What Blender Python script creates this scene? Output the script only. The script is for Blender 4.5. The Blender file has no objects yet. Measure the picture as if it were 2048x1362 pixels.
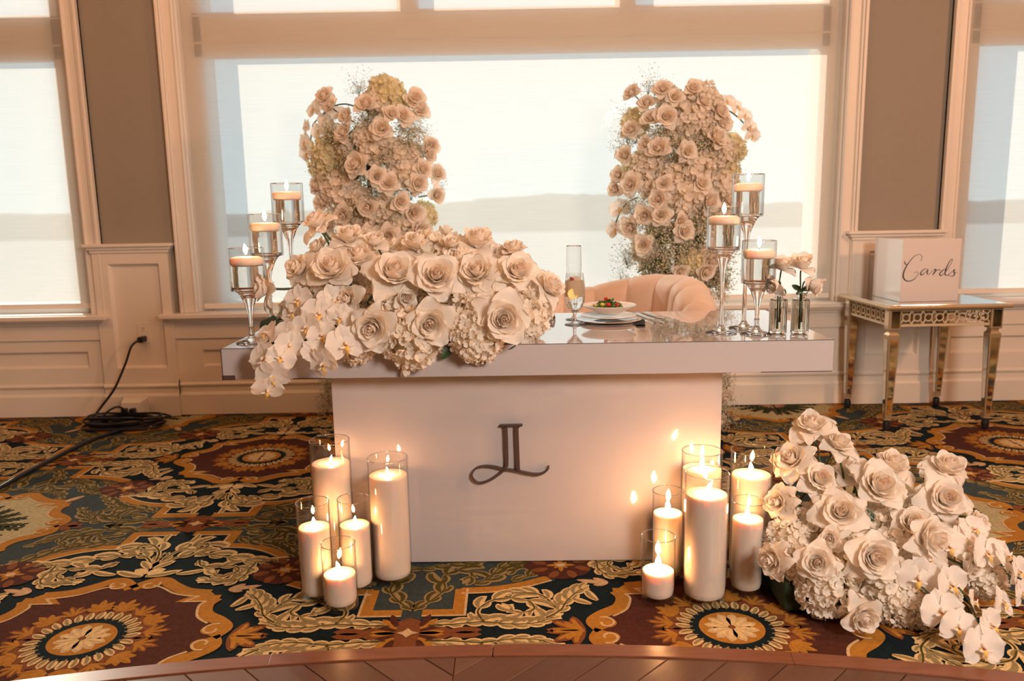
import bpy, math, random
from math import sin, cos, pi, radians, sqrt, atan2
from mathutils import Vector, Matrix, Euler, noise

# ------------------------------------------------------------------ camera, world, sun, lamps, exposure
S = bpy.context.scene
COL = S.collection
EYE = Vector((0, 0, 1.18)); FPX = 1600.0
PITCH = radians(9.6); ROLL = radians(1.0)
_f = Vector((0, cos(PITCH), -sin(PITCH))); _r0 = Vector((1, 0, 0)); _u0 = _r0.cross(_f)
_r = _r0 * cos(ROLL) - _u0 * sin(ROLL); _u = _r0 * sin(ROLL) + _u0 * cos(ROLL)
cam = bpy.data.cameras.new('camera'); camo = bpy.data.objects.new('camera', cam); COL.objects.link(camo)
cam.sensor_width = 36; cam.lens = FPX * 36 / 2048; cam.clip_end = 3000; cam.clip_start = .05
camo.matrix_world = Matrix(((_r.x, _u.x, -_f.x, EYE.x), (_r.y, _u.y, -_f.y, EYE.y), (_r.z, _u.z, -_f.z, EYE.z), (0, 0, 0, 1)))
cam.dof.use_dof = True; cam.dof.focus_distance = 2.5; cam.dof.aperture_fstop = 3.2
S.camera = camo
S.view_settings.view_transform = 'Standard'; S.view_settings.look = 'None'
S.view_settings.gamma = 1; S.view_settings.use_curve_mapping = False
S.view_settings.exposure = 0.0
cy = S.cycles
cy.max_bounces = 12; cy.transparent_max_bounces = 24; cy.transmission_bounces = 12; cy.glossy_bounces = 4; cy.diffuse_bounces = 4
cy.sample_clamp_indirect = 3.0; cy.blur_glossy = 0.6; cy.caustics_reflective = False
cy.use_denoising = True; cy.use_adaptive_sampling = True; cy.adaptive_threshold = 0.02

SKY_H = (0.95, 1.36, 1.55); SKY_Z = (0.42, 0.76, 1.1); SKY_K = 1.0
SUN_W = 5.6
wd = bpy.data.worlds.new('sky'); S.world = wd; wd.use_nodes = True
nt = wd.node_tree; nt.nodes.clear()
wo = nt.nodes.new('ShaderNodeOutputWorld'); bg = nt.nodes.new('ShaderNodeBackground')
tc = nt.nodes.new('ShaderNodeTexCoord'); sx = nt.nodes.new('ShaderNodeSeparateXYZ'); cr = nt.nodes.new('ShaderNodeValToRGB')
nt.links.new(tc.outputs['Generated'], sx.inputs[0]); nt.links.new(sx.outputs['Z'], cr.inputs[0])
cr.color_ramp.elements[0].position = 0.0; cr.color_ramp.elements[0].color = (*SKY_H, 1)
cr.color_ramp.elements[1].position = 0.6; cr.color_ramp.elements[1].color = (*SKY_Z, 1)
bg.inputs['Strength'].default_value = SKY_K
nt.links.new(cr.outputs[0], bg.inputs[0]); nt.links.new(bg.outputs[0], wo.inputs[0])

def lamp(name, kind, loc, energy, color, direction=None, **kw):
    l = bpy.data.lights.new(name, kind); l.energy = energy; l.color = color
    for k, v in kw.items(): setattr(l, k, v)
    o = bpy.data.objects.new(name, l); COL.objects.link(o); o.location = loc
    if direction is not None: o.rotation_euler = Vector(direction).to_track_quat('-Z', 'Y').to_euler()
    return o
lamp('sun', 'SUN', (-8, 12, 5), SUN_W, (1.0, .86, .70), (.7, -1, -.54), angle=radians(.6))
lamp('key_lamp', 'AREA', (1.5, -.5, 2.0), 100, (1, .83, .69), (-.42, 1, -.40), shape='DISK', size=.8)
lamp('ceiling_lamp_right', 'AREA', (3.9, 1.2, 2.7), 66, (1, .46, .22), (-1, .75, -.33), shape='DISK', size=.35)
lamp('warm_wall_fill', 'AREA', (-1.8, 2.0, 3.3), 64, (1, .43, .17), (-.1, 1, -.75), shape='RECTANGLE', size=4.5, size_y=1.2)  # unseen broad fill, added to warm the window wall softly

# ------------------------------------------------------------------ helpers
def link(o, parent=None):
    COL.objects.link(o)
    if parent is not None: o.parent = parent
    return o
def tag(o, label=None, cat=None, group=None, kind=None):
    if label: o['label'] = label
    if cat: o['category'] = cat
    if group: o['group'] = group
    if kind: o['kind'] = kind
    return o
def empty(name, loc=(0, 0, 0), rz=0.0, label=None, cat=None, group=None, kind=None):
    o = bpy.data.objects.new(name, None); COL.objects.link(o); o.empty_display_size = .05
    o.location = loc; o.rotation_euler = (0, 0, rz)
    return tag(o, label, cat, group, kind)
def px_ray(px, py): return _f + _r * ((px - 1024) / FPX) - _u * ((py - 681) / FPX)
def atY(px, py, Y):
    d = px_ray(px, py); return EYE + d * (Y / d.y)
def atZ(px, py, z):
    d = px_ray(px, py); return EYE + d * ((z - EYE.z) / d.z)
def ppm(p): return FPX / (Vector(p) - EYE).dot(_f)      # pixels per metre at a point

def crom(pts, n=6, closed=False):
    P = [Vector(p) for p in pts]; out = []; m = len(P)
    rng = range(m) if closed else range(m - 1)
    for i in rng:
        if closed: a, b, c, d = P[(i - 1) % m], P[i], P[(i + 1) % m], P[(i + 2) % m]
        else: a, b, c, d = P[max(i - 1, 0)], P[i], P[i + 1], P[min(i + 2, m - 1)]
        for k in range(n):
            t = k / n
            out.append(.5 * ((2 * b) + (c - a) * t + (2 * a - 5 * b + 4 * c - d) * t * t + (3 * b - a - 3 * c + d) * t ** 3))
    if not closed: out.append(P[-1].copy())
    return out

class MB:
    def __init__(s): s.v = []; s.f = []; s.m = []
    def add(s, vs, fs, mi=0):
        o = len(s.v); s.v.extend([tuple(v) for v in vs]); s.f.extend([tuple(i + o for i in f) for f in fs]); s.m.extend([mi] * len(fs)); return s
    def box(s, x0, x1, y0, y1, z0, z1, mi=0, M=None):
        vs = [(x, y, z) for x in (x0, x1) for y in (y0, y1) for z in (z0, z1)]
        if M is not None: vs = [tuple(M @ Vector(v)) for v in vs]
        return s.add(vs, [(0, 1, 3, 2), (4, 6, 7, 5), (0, 4, 5, 1), (2, 3, 7, 6), (0, 2, 6, 4), (1, 5, 7, 3)], mi)
    def lathe(s, prof, n=32, c=(0, 0, 0), mi=0, M=None, closed=False, sq=None):
        q = []
        for i, (r, z) in enumerate(prof):      # extra loops beside every corner keep long walls flat
            q.append((r, z))
            if i + 1 < len(prof):
                r2, z2 = prof[i + 1]; l = sqrt((r2 - r) ** 2 + (z2 - z) ** 2)
                if l > .012:
                    for t in (.002 / l, 1 - .002 / l): q.append((r + (r2 - r) * t, z + (z2 - z) * t))
        prof = q; vs = []; fs = []; m = len(prof)
        for (r, z) in prof:
            for k in range(n):
                a = 2 * pi * k / n
                rr = r if sq is None else r * sq(a, z)
                v = Vector((c[0] + rr * cos(a), c[1] + rr * sin(a), c[2] + z))
                vs.append(M @ v if M is not None else v)
        for j in range(m - 1 + (1 if closed else 0)):
            j2 = (j + 1) % m
            for k in range(n):
                k2 = (k + 1) % n
                fs.append((j * n + k, j * n + k2, j2 * n + k2, j2 * n + k))
        if not closed:
            if prof[0][0] > 1e-6: fs.append(tuple(range(n - 1, -1, -1)))
            if prof[-1][0] > 1e-6: fs.append(tuple((m - 1) * n + k for k in range(n)))
        return s.add(vs, fs, mi)
    def tube(s, pts, r, n=8, mi=0, closed=False, cap=True):
        P = [Vector(p) for p in pts]; m = len(P)
        if m < 2: return s
        rs = r if isinstance(r, (list, tuple)) else [r] * m
        vs = []; fs = []; up = None
        for i in range(m):
            if closed: t = P[(i + 1) % m] - P[(i - 1) % m]
            else: t = P[min(i + 1, m - 1)] - P[max(i - 1, 0)]
            if t.length < 1e-9: t = Vector((0, 0, 1))
            t.normalize()
            if up is None: up = t.orthogonal().normalized()
            up = up - t * up.dot(t)
            if up.length < 1e-6: up = t.orthogonal()
            up.normalize(); w = t.cross(up)
            for k in range(n):
                a = 2 * pi * k / n
                vs.append(P[i] + (up * cos(a) + w * sin(a)) * rs[i])
        for i in range(m - 1 + (1 if closed else 0)):
            i2 = (i + 1) % m
            for k in range(n):
                k2 = (k + 1) % n
                fs.append((i * n + k, i * n + k2, i2 * n + k2, i2 * n + k))
        if not closed and cap:
            fs.append(tuple(range(n - 1, -1, -1))); fs.append(tuple((m - 1) * n + k for k in range(n)))
        return s.add(vs, fs, mi)
    def grid(s, fn, nu, nv, mi=0, wrapu=False):
        vs = [fn(i / (nu if wrapu else nu - 1), j / (nv - 1)) for j in range(nv) for i in range(nu)]
        fs = []
        for j in range(nv - 1):
            for i in range(nu if wrapu else nu - 1):
                i2 = (i + 1) % nu
                fs.append((j * nu + i, j * nu + i2, (j + 1) * nu + i2, (j + 1) * nu + i))
        return s.add(vs, fs, mi)
    def prism(s, poly, z0, z1, mi=0, M=None):
        n = len(poly); vs = [(x, y, z0) for x, y in poly] + [(x, y, z1) for x, y in poly]
        if M is not None: vs = [tuple(M @ Vector(v)) for v in vs]
        fs = [tuple(range(n - 1, -1, -1)), tuple(range(n, 2 * n))] + [(i, (i + 1) % n, n + (i + 1) % n, n + i) for i in range(n)]
        return s.add(vs, fs, mi)
    def sphere(s, c, r, n=10, m=6, mi=0, sc=(1, 1, 1), rnd=0):
        def fn(u, v):
            a = 2 * pi * u; b = pi * (v - .5) * .999
            k = 1 + (rnd * noise.noise(Vector((cos(a) * cos(b) * 3 + c[0] * 90, sin(a) * cos(b) * 3, sin(b) * 3))) if rnd else 0)
            return (c[0] + r * sc[0] * cos(a) * cos(b) * k, c[1] + r * sc[1] * sin(a) * cos(b) * k, c[2] + r * sc[2] * sin(b) * k)
        return s.grid(fn, n, m, mi, wrapu=True)
    def mesh(s, name, mats, smooth=True, angle=40):
        me = bpy.data.meshes.new(name); me.from_pydata(s.v, [], s.f)
        for m in (mats if isinstance(mats, (list, tuple)) else [mats]): me.materials.append(m)
        me.polygons.foreach_set('material_index', s.m)
        me.polygons.foreach_set('use_smooth', [smooth] * len(s.f))
        me.update()
        if smooth and angle < 180:
            try: me.set_sharp_from_angle(angle=radians(angle))
            except Exception: pass
        return me
    def build(s, name, mats, parent=None, smooth=True, angle=40, bevel=0, seg=2):
        o = bpy.data.objects.new(name, s.mesh(name, mats, smooth, angle)); link(o, parent)
        if bevel:
            b = o.modifiers.new('bevel', 'BEVEL'); b.width = bevel; b.segments = seg; b.limit_method = 'ANGLE'; b.angle_limit = radians(40)
        return o
def copy_to(o, parent=None, M=None):
    c = o.copy(); COL.objects.link(c); c.parent = parent
    if M is not None: c.matrix_local = M
    return c

# ------------------------------------------------------------------ materials
def mat(name, color=(.8, .8, .8), rough=.5, metal=0, bump=None, var=None, spec=None, coat=0, coat_rough=.05, sss=0, sssr=.01, trans=0, ior=None, emit=None, sheen=0):
    m = bpy.data.materials.new(name); m.use_nodes = True; n = m.node_tree; b = n.nodes['Principled BSDF']
    b.inputs['Base Color'].default_value = (*color, 1); b.inputs['Roughness'].default_value = rough; b.inputs['Metallic'].default_value = metal
    if spec is not None: b.inputs['Specular IOR Level'].default_value = spec
    if coat: b.inputs['Coat Weight'].default_value = coat; b.inputs['Coat Roughness'].default_value = coat_rough
    if sss:
        b.inputs['Subsurface Weight'].default_value = sss; b.inputs['Subsurface Radius'].default_value = (1, .55, .35); b.inputs['Subsurface Scale'].default_value = sssr
    if trans: b.inputs['Transmission Weight'].default_value = trans
    if ior: b.inputs['IOR'].default_value = ior
    if sheen: b.inputs['Sheen Weight'].default_value = sheen
    if emit: b.inputs['Emission Color'].default_value = (*emit[0], 1); b.inputs['Emission Strength'].default_value = emit[1]
    tco = n.nodes.new('ShaderNodeTexCoord')
    if var:      # (scale, amount, colour2)
        nz = n.nodes.new('ShaderNodeTexNoise'); nz.inputs['Scale'].default_value = var[0]; nz.inputs['Detail'].default_value = 4
        n.links.new(tco.outputs['Object'], nz.inputs['Vector'])
        rp = n.nodes.new('ShaderNodeValToRGB'); rp.color_ramp.elements[0].position = .5 - var[1]; rp.color_ramp.elements[1].position = .5 + var[1]
        rp.color_ramp.elements[0].color = (*color, 1); rp.color_ramp.elements[1].color = (*var[2], 1)
        n.links.new(nz.outputs['Fac'], rp.inputs[0]); n.links.new(rp.outputs[0], b.inputs['Base Color'])
    if bump:     # (scale, strength)
        nz = n.nodes.new('ShaderNodeTexNoise'); nz.inputs['Scale'].default_value = bump[0]; nz.inputs['Detail'].default_value = 3
        n.links.new(tco.outputs['Object'], nz.inputs['Vector'])
        bp = n.nodes.new('ShaderNodeBump'); bp.inputs['Strength'].default_value = bump[1]; bp.inputs['Distance'].default_value = .002
        n.links.new(nz.outputs['Fac'], bp.inputs['Height']); n.links.new(bp.outputs[0], b.inputs['Normal'])
    return m
def petal_mat(name, color, tl=.35, tlc=None, vein=0.0, col2=None):
    m = bpy.data.materials.new(name); m.use_nodes = True; n = m.node_tree; n.nodes.clear()
    out = n.nodes.new('ShaderNodeOutputMaterial'); mx = n.nodes.new('ShaderNodeMixShader')
    d = n.nodes.new('ShaderNodeBsdfPrincipled'); t = n.nodes.new('ShaderNodeBsdfTranslucent')
    d.inputs['Roughness'].default_value = .55; d.inputs['Specular IOR Level'].default_value = .25; d.inputs['Base Color'].default_value = (*color, 1)
    t.inputs['Color'].default_value = (*(tlc or color), 1); mx.inputs[0].default_value = tl
    if col2:
        tco = n.nodes.new('ShaderNodeTexCoord'); nz = n.nodes.new('ShaderNodeTexNoise'); nz.inputs['Scale'].default_value = 30
        rp = n.nodes.new('ShaderNodeValToRGB'); rp.color_ramp.elements[0].position = .38; rp.color_ramp.elements[1].position = .65
        rp.color_ramp.elements[0].color = (*color, 1); rp.color_ramp.elements[1].color = (*col2, 1)
        n.links.new(tco.outputs['Object'], nz.inputs['Vector']); n.links.new(nz.outputs['Fac'], rp.inputs[0]); n.links.new(rp.outputs[0], d.inputs['Base Color'])
    n.links.new(d.outputs[0], mx.inputs[1]); n.links.new(t.outputs[0], mx.inputs[2]); n.links.new(mx.outputs[0], out.inputs[0])
    return m
def thin_glass(name, tint=(1, 1, 1), ior=1.45, boost=1.0):
    m = bpy.data.materials.new(name); m.use_nodes = True; n = m.node_tree; n.nodes.clear()
    out = n.nodes.new('ShaderNodeOutputMaterial'); mx = n.nodes.new('ShaderNodeMixShader')
    geo = n.nodes.new('ShaderNodeNewGeometry'); dt = n.nodes.new('ShaderNodeVectorMath'); dt.operation = 'DOT_PRODUCT'
    n.links.new(geo.outputs['Normal'], dt.inputs[0]); n.links.new(geo.outputs['Incoming'], dt.inputs[1])
    prev = dt.outputs['Value']; ml = None
    f0 = ((ior - 1) / (ior + 1)) ** 2
    for op, b in (('ABSOLUTE', None), ('SUBTRACT', 1.0), ('POWER', 5.0), ('MULTIPLY_ADD', (1 - f0)), ('MULTIPLY', boost)):
        ml = n.nodes.new('ShaderNodeMath'); ml.operation = op; ml.use_clamp = (op == 'MULTIPLY')
        if op == 'SUBTRACT': ml.inputs[0].default_value = b; n.links.new(prev, ml.inputs[1])
        else:
            n.links.new(prev, ml.inputs[0])
            if b is not None: ml.inputs[1].default_value = b
            if op == 'MULTIPLY_ADD': ml.inputs[2].default_value = f0
        prev = ml.outputs[0]
    tr = n.nodes.new('ShaderNodeBsdfTransparent'); tr.inputs[0].default_value = (*tint, 1)
    gl = n.nodes.new('ShaderNodeBsdfGlossy'); gl.inputs['Roughness'].default_value = .02
    n.links.new(ml.outputs[0], mx.inputs[0])
    n.links.new(tr.outputs[0], mx.inputs[1]); n.links.new(gl.outputs[0], mx.inputs[2]); n.links.new(mx.outputs[0], out.inputs[0])
    return m
def shade_mat():
    m = bpy.data.materials.new('roller_shade_weave'); m.use_nodes = True; n = m.node_tree; n.nodes.clear()
    out = n.nodes.new('ShaderNodeOutputMaterial')
    d = n.nodes.new('ShaderNodeBsdfDiffuse'); t = n.nodes.new('ShaderNodeBsdfTranslucent'); tr = n.nodes.new('ShaderNodeBsdfTransparent')
    a = n.nodes.new('ShaderNodeMixShader'); b = n.nodes.new('ShaderNodeMixShader')
    tco = n.nodes.new('ShaderNodeTexCoord'); mp = n.nodes.new('ShaderNodeMapping'); nz = n.nodes.new('ShaderNodeTexNoise')
    mp.inputs['Scale'].default_value = (3, 3, 160); nz.inputs['Scale'].default_value = 1.5; nz.inputs['Detail'].default_value = 3
    rp = n.nodes.new('ShaderNodeValToRGB'); rp.color_ramp.elements[0].color = (.74, .70, .64, 1); rp.color_ramp.elements[1].color = (.86, .82, .76, 1)
    n.links.new(tco.outputs['Object'], mp.inputs[0]); n.links.new(mp.outputs[0], nz.inputs[0]); n.links.new(nz.outputs['Fac'], rp.inputs[0])
    n.links.new(rp.outputs[0], d.inputs[0]); n.links.new(rp.outputs[0], t.inputs[0])
    a.inputs[0].default_value = .52; b.inputs[0].default_value = .24; tr.inputs[0].default_value = (1, 1, 1, 1)
    n.links.new(d.outputs[0], a.inputs[1]); n.links.new(t.outputs[0], a.inputs[2])
    n.links.new(a.outputs[0], b.inputs[1]); n.links.new(tr.outputs[0], b.inputs[2]); n.links.new(b.outputs[0], out.inputs[0])
    return m
M = {}
M['trim'] = mat('painted_trim', (.82, .75, .68), .42, bump=(60, .05))
M['paint'] = mat('taupe_wall_paint', (.30, .26, .215), .7, bump=(220, .25), var=(25, .4, (.32, .275, .23)))
M['ceil'] = mat('ceiling_paint', (.7, .62, .52), .8)
M['shade'] = shade_mat()
M['pane'] = thin_glass('window_glass', (.97, .99, .98))
M['frame_out'] = mat('window_frame_paint', (.78, .76, .72), .5)
M['acrylic'] = mat('white_gloss_acrylic', (.55, .50, .51), .09, coat=1, coat_rough=.02, bump=(14, .015))
M['acrylic'].node_tree.nodes['Principled BSDF'].inputs['Coat IOR'].default_value = 1.75
M['wornedge'] = mat('dark_worn_edge', (.09, .05, .045), .6)
M['logo'] = mat('dark_brown_metal', (.075, .045, .042), .45)
M['cyl'] = thin_glass('clear_cylinder_glass', (.985, .985, .975), boost=1.3)
M['glass'] = mat('clear_glass', (1, 1, 1), .0, trans=1, ior=1.46)
M['water'] = mat('clear_water', (1, 1, 1), .0, trans=1, ior=1.33)
M['wax'] = mat('white_wax', (.76, .65, .59), .45, sss=.7, sssr=.035)
M['fwax'] = mat('floating_candle_wax', (.98, .78, .68), .5, sss=1, sssr=.04)
M['wick'] = mat('wick', (.03, .025, .02), .9)
M['flame'] = mat('flame', (0, 0, 0), 1, emit=((1, .47, .18), 300))
M['flame_small'] = mat('small_flame', (0, 0, 0), 1, emit=((1, .52, .24), 150))
M['black'] = mat('black_rubber', (.012, .012, .014), .45)
M['cream'] = mat('cream_velvet', (.70, .52, .415), .6, sheen=.35, var=(12, .35, (.74, .56, .45)), bump=(300, .1))
M['gold'] = mat('champagne_gold_trim', (.50, .38, .24), .35, metal=.55)
M['mirror'] = mat('antiqued_mirror', (.80, .78, .72), .06, metal=1, bump=(25, .06))
M['cream_lac'] = mat('pierced_apron_lacquer', (.58, .48, .33), .4)
M['cardbox'] = mat('white_card_box_board', (.80, .73, .72), .15, coat=.9)
M['ink'] = mat('black_ink', (.02, .02, .022), .5)
M['porcelain'] = mat('white_porcelain', (.86, .82, .78), .12)
M['steel'] = mat('polished_cutlery_steel', (.62, .58, .52), .15, metal=1)
M['napkin'] = mat('black_napkin_cloth', (.012, .014, .016), .8)
M['salad'] = mat('salad_leaf', (.045, .11, .02), .45, var=(80, .2, (.16, .25, .05)))
M['tomato'] = mat('red_tomato', (.50, .02, .02), .2)
M['gourd'] = mat('yellow_tomato', (.62, .48, .07), .25)
M['lemon'] = mat('lemon_slice_flesh', (.95, .72, .22), .4)
M['rind'] = mat('lemon_rind', (.90, .52, .04), .4)
M['ice'] = mat('cracked_ice', (.93, .84, .72), .2, trans=.35, ior=1.1)
M['drink'] = petal_mat('pale_iced_drink', (.86, .68, .50), .5, (.95, .80, .62))
M['cup'] = thin_glass('clear_cup_glass', (.99, .99, .985), boost=1.6)
M['stem'] = mat('green_stem', (.045, .075, .022), .5)
M['leaf'] = mat('dark_green_leaf', (.018, .05, .02), .4, var=(60, .3, (.04, .085, .025)))
M['rose'] = petal_mat('white_rose_petal', (.95, .89, .83), .40, (.98, .88, .74))
M['rosein'] = petal_mat('blush_rose_heart', (.95, .84, .76), .40, (.97, .84, .70))
M['hyd'] = petal_mat('hydrangea_petal', (.92, .84, .75), .38, (.95, .85, .68), col2=(.95, .90, .84))
M['hydg'] = petal_mat('greenish_hydrangea_petal', (.88, .82, .60), .40, (.92, .86, .58))
M['orchid'] = petal_mat('white_orchid_petal', (.95, .90, .86), .40, (.97, .88, .78))
M['lip'] = petal_mat('orchid_lip_yellow', (.86, .56, .16), .2)
M['lipred'] = petal_mat('orchid_throat_red', (.45, .13, .07), .1)
M['gyp'] = petal_mat('tiny_white_blossom', (.92, .86, .70), .4)
M['gypstem'] = mat('thin_blossom_stem', (.10, .14, .05), .6)
M['moss'] = mat('dark_floral_foam', (.02, .035, .014), .9)

# ------------------------------------------------------------------ room shell
WY = 4.60          # face of the window wall
SHY = 4.645        # roller shades
OUTY = 5.03        # outer face of the wall
TOPZ = 3.45
OPEN = [(-4.70, -2.42), (-1.81, 1.87), (2.53, 4.80)]
ZS = .60; ZT = 3.05
def struct(o): o['kind'] = 'structure'; return o
w = MB()
w.box(-6, 6, WY, OUTY, -.05, ZS - .012); w.box(-6, 6, WY, OUTY, ZT, TOPZ)
for a, b in ((-6, -4.70), (-2.42, -1.81), (1.87, 2.53), (4.80, 6)): w.box(a, b, WY, OUTY, ZS - .012, ZT)
wb = struct(w.build('wall_back', M['paint'], smooth=False))
w = MB(); w.box(-6.1, -6, -5, OUTY, 0, TOPZ); struct(w.build('wall_left', M['paint'], smooth=False))
w = MB(); w.box(6, 6.1, -5, OUTY, 0, TOPZ); struct(w.build('wall_right', M['paint'], smooth=False))
w = MB(); w.box(-6, 6, -5.1, -5, 0, TOPZ); struct(w.build('wall_front', M['paint'], smooth=False))
w = MB(); w.box(-6.1, 6.1, -5.1, OUTY, TOPZ, TOPZ + .1); struct(w.build('ceiling', M['ceil'], smooth=False))

# pilasters, panels, rails
def frame_panel(mb, x0, x1, z0, z1, px0, px1, pz0, pz1, yf, yr):
    """a flat face at yf with a recessed, bevelled panel field at yr"""
    yb = WY + .001
    mb.box(x0, px0, yf, yb, z0, z1); mb.box(px1, x1, yf, yb, z0, z1)
    mb.box(px0, px1, yf, yb, z0, pz0); mb.box(px0, px1, yf, yb, pz1, z1)
    mb.box(px0, px1, yr, yb, pz0, pz1)
    e = .012
    v = [(px0, yf, pz0), (px1, yf, pz0), (px1, yf, pz1), (px0, yf, pz1), (px0 + e, yr - .0005, pz0 + e), (px1 - e, yr - .0005, pz0 + e), (px1 - e, yr - .0005, pz1 - e), (px0 + e, yr - .0005, pz1 - e)]
    mb.add(v, [(0, 1, 5, 4), (1, 2, 6, 5), (2, 3, 7, 6), (3, 0, 4, 7)])
PIL = [(-2.375, -1.945, -2.29, -2.00), (1.94, 2.43, 2.04, 2.345)]
for i, (a, b, pa, pb) in enumerate(PIL):
    m = MB(); frame_panel(m, a, b, .12, .975, pa, pb, .285, .888, WY - .045, WY - .022)
    o = struct(m.build('trim_%d' % (i + 1), M['trim'], smooth=False, bevel=.0015)); 
    # chair rail over the pilaster
    m = MB()
    m.box(a - .035, b + .035, WY - .078, WY, .985, 1.003); m.box(a - .02, b + .02, WY - .064, WY, .968, .985); m.box(a - .008, b + .008, WY - .054, WY, .950, .968)
    struct(m.build('trim_%d' % (i + 3), M['trim'], smooth=False, bevel=.004))
k = 5
for (a, b, pans) in ((-4.9, -2.375, [(-4.6, -3.55), (-3.45, -2.465)]), (-1.945, 1.94, [(-1.80, -.62), (-.50, .62), (.74, 1.80)]), (2.43, 5.0, [(2.55, 3.6), (3.75, 4.7)])):
    m = MB(); y = WY - .022
    for j, (pa, pb) in enumerate(pans):
        xa = a if j == 0 else (pans[j - 1][1] + pa) / 2
        xb = b if j == len(pans) - 1 else (pb + pans[j + 1][0]) / 2
        frame_panel(m, xa, xb, .12, .45, pa, pb, .287, .383, y, WY - .004)
    m.box(a, b, WY - .034, WY, .452, .555)                       # apron board below the sill
    struct(m.build('trim_%d' % k, M['trim'], smooth=False, bevel=.0015)); k += 1
# base cap mouldings and baseboard follow the pilasters
def base_run(a, b, off, name):
    m = MB()
    prof = [(0, 0), (.034, 0), (.034, .118), (.028, .130), (.018, .135), (.018, .160), (.030, .170), (.034, .180), (.026, .190), (.014, .196), (.014, .206), (.006, .212), (0, .214)]
    v = [(x, WY - off - d, z) for x in (a, b) for d, z in prof]; n = len(prof)
    f = [(i, i + 1, n + i + 1, n + i) for i in range(n - 1)] + [tuple(range(n)), tuple(range(2 * n - 1, n - 1, -1)), (n - 1, 0, n, 2 * n - 1)]
    m.add(v, f); return struct(m.build(name, M['trim'], smooth=False))
base_run(-6, -2.375, .0, 'baseboard_left'); base_run(-2.375, -1.945, .024, 'baseboard_left')
base_run(-1.945, 1.94, .0, 'baseboard_back'); base_run(1.94, 2.43, .024, 'baseboard_right'); base_run(2.43, 6, .0, 'baseboard_right')

# windows: casing, sill, sash bars, panes
def window(idx, a, b, mull, cas, sill):
    r = empty('window_%d' % idx, ((a + b) / 2, WY, ZS), kind='structure')
    ox, oz = (a + b) / 2, ZS
    def B(mb, nm, mt, bev=.003): 
        mb.v = [(x - ox, y - WY, z - oz) for x, y, z in mb.v]; return mb.build(nm, mt, r, smooth=False, bevel=bev)
    for (x0, x1, inner) in cas:       # moulded casing, bead towards the wall
        m = MB(); m.box(x0, x1, WY - .022, WY, ZS, ZT + .1)
        s = 1 if inner > 0 else -1
        e0 = x0 if s > 0 else x1
        def seg(d0, d1, p): 
            xa, xb = sorted((e0 + s * d0, e0 + s * d1)); m.box(xa, xb, WY - p, WY, ZS, ZT + .1)
        seg(0, .018, .046); seg(.018, .032, .036); seg(.078, .092, .030)
        B(m, 'casing', M['trim'], .004)
    m = MB(); m.box(a - .1, b + .1, WY - .022, WY, ZT, ZT + .14); B(m, 'casing', M['trim'])
    # jamb linings
    m = MB(); m.box(a - .001, a + .012, WY, OUTY, ZS, ZT); m.box(b - .012, b + .001, WY, OUTY, ZS, ZT); m.box(a, b, WY, OUTY, ZT - .012, ZT); B(m, 'jamb', M['trim'])
    m = MB()
    m.box(sill[0], sill[1], WY - .098, WY, .575, .600); m.box(a, b, WY - .001, OUTY + .05, .585, .600)
    m.box(sill[0] + .02, sill[1] - .02, WY - .080, WY, .563, .575); m.box(sill[0] + .035, sill[1] - .035, WY - .062, WY, .553, .563); m.box(sill[0] + .045, sill[1] - .045, WY - .048, WY, .540, .553)
    B(m, 'window_sill', M['trim'], .004)
    # frame behind the shade: stiles, bottom rail, deep transom, mullions of the upper lights
    y0, y1 = SHY + .03, OUTY - .02
    def fr(x0, x1, z0, z1, yb=y1, nm='window_frame'):
        m = MB(); m.box(x0, x1, y0, yb, z0, z1); B(m, nm, M['frame_out'], .006)
    fr(a, a + .06, ZS, ZT); fr(b - .06, b, ZS, ZT); fr(a + .06, b - .06, ZS, ZS + .03); fr(a + .06, b - .06, ZT - .06, ZT)
    fr(a + .055, a + .115, ZS + .03, ZT - .06, y0 + .09); fr(b - .115, b - .055, ZS + .03, ZT - .06, y0 + .09)
    fr(a + .06, b - .06, 2.10, 2.245, y0 + .17, 'transom'); fr(a + .06, b - .06, 2.02, 2.10, y0 + .06, 'sash_rail'); fr(a + .06, b - .06, 2.243, 2.262, y0 + .06, 'sash_rail')
    for x in mull: fr(x - .058, x + .058, 2.26, ZT - .06, y0 + .11, 'mullion')
    xs = [a + .1] + list(mull) + [b - .1]
    for x0, x1 in zip(xs[:-1], xs[1:]):
        m = MB(); m.box(x0, x1, y0 + .040, y0 + .044, 2.25, ZT - .05); B(m, 'pane', M['pane'], 0)
    m = MB(); m.box(a + .1, b - .1, y0 + .040, y0 + .044, ZS + .02, 2.03); B(m, 'pane', M['pane'], 0)
    return r
window(1, -4.70, -2.42, [-3.4], [(-2.42, -2.325, -1)], (-4.9, -2.305))
window(2, -1.81, 1.87, [-.55, .66], [(-1.90, -1.81, 1), (1.87, 1.965, -1)], (-2.005, 2.03))
window(3, 2.53, 4.80, [3.7], [(2.435, 2.53, 1)], (2.36, 5.0))
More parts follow.
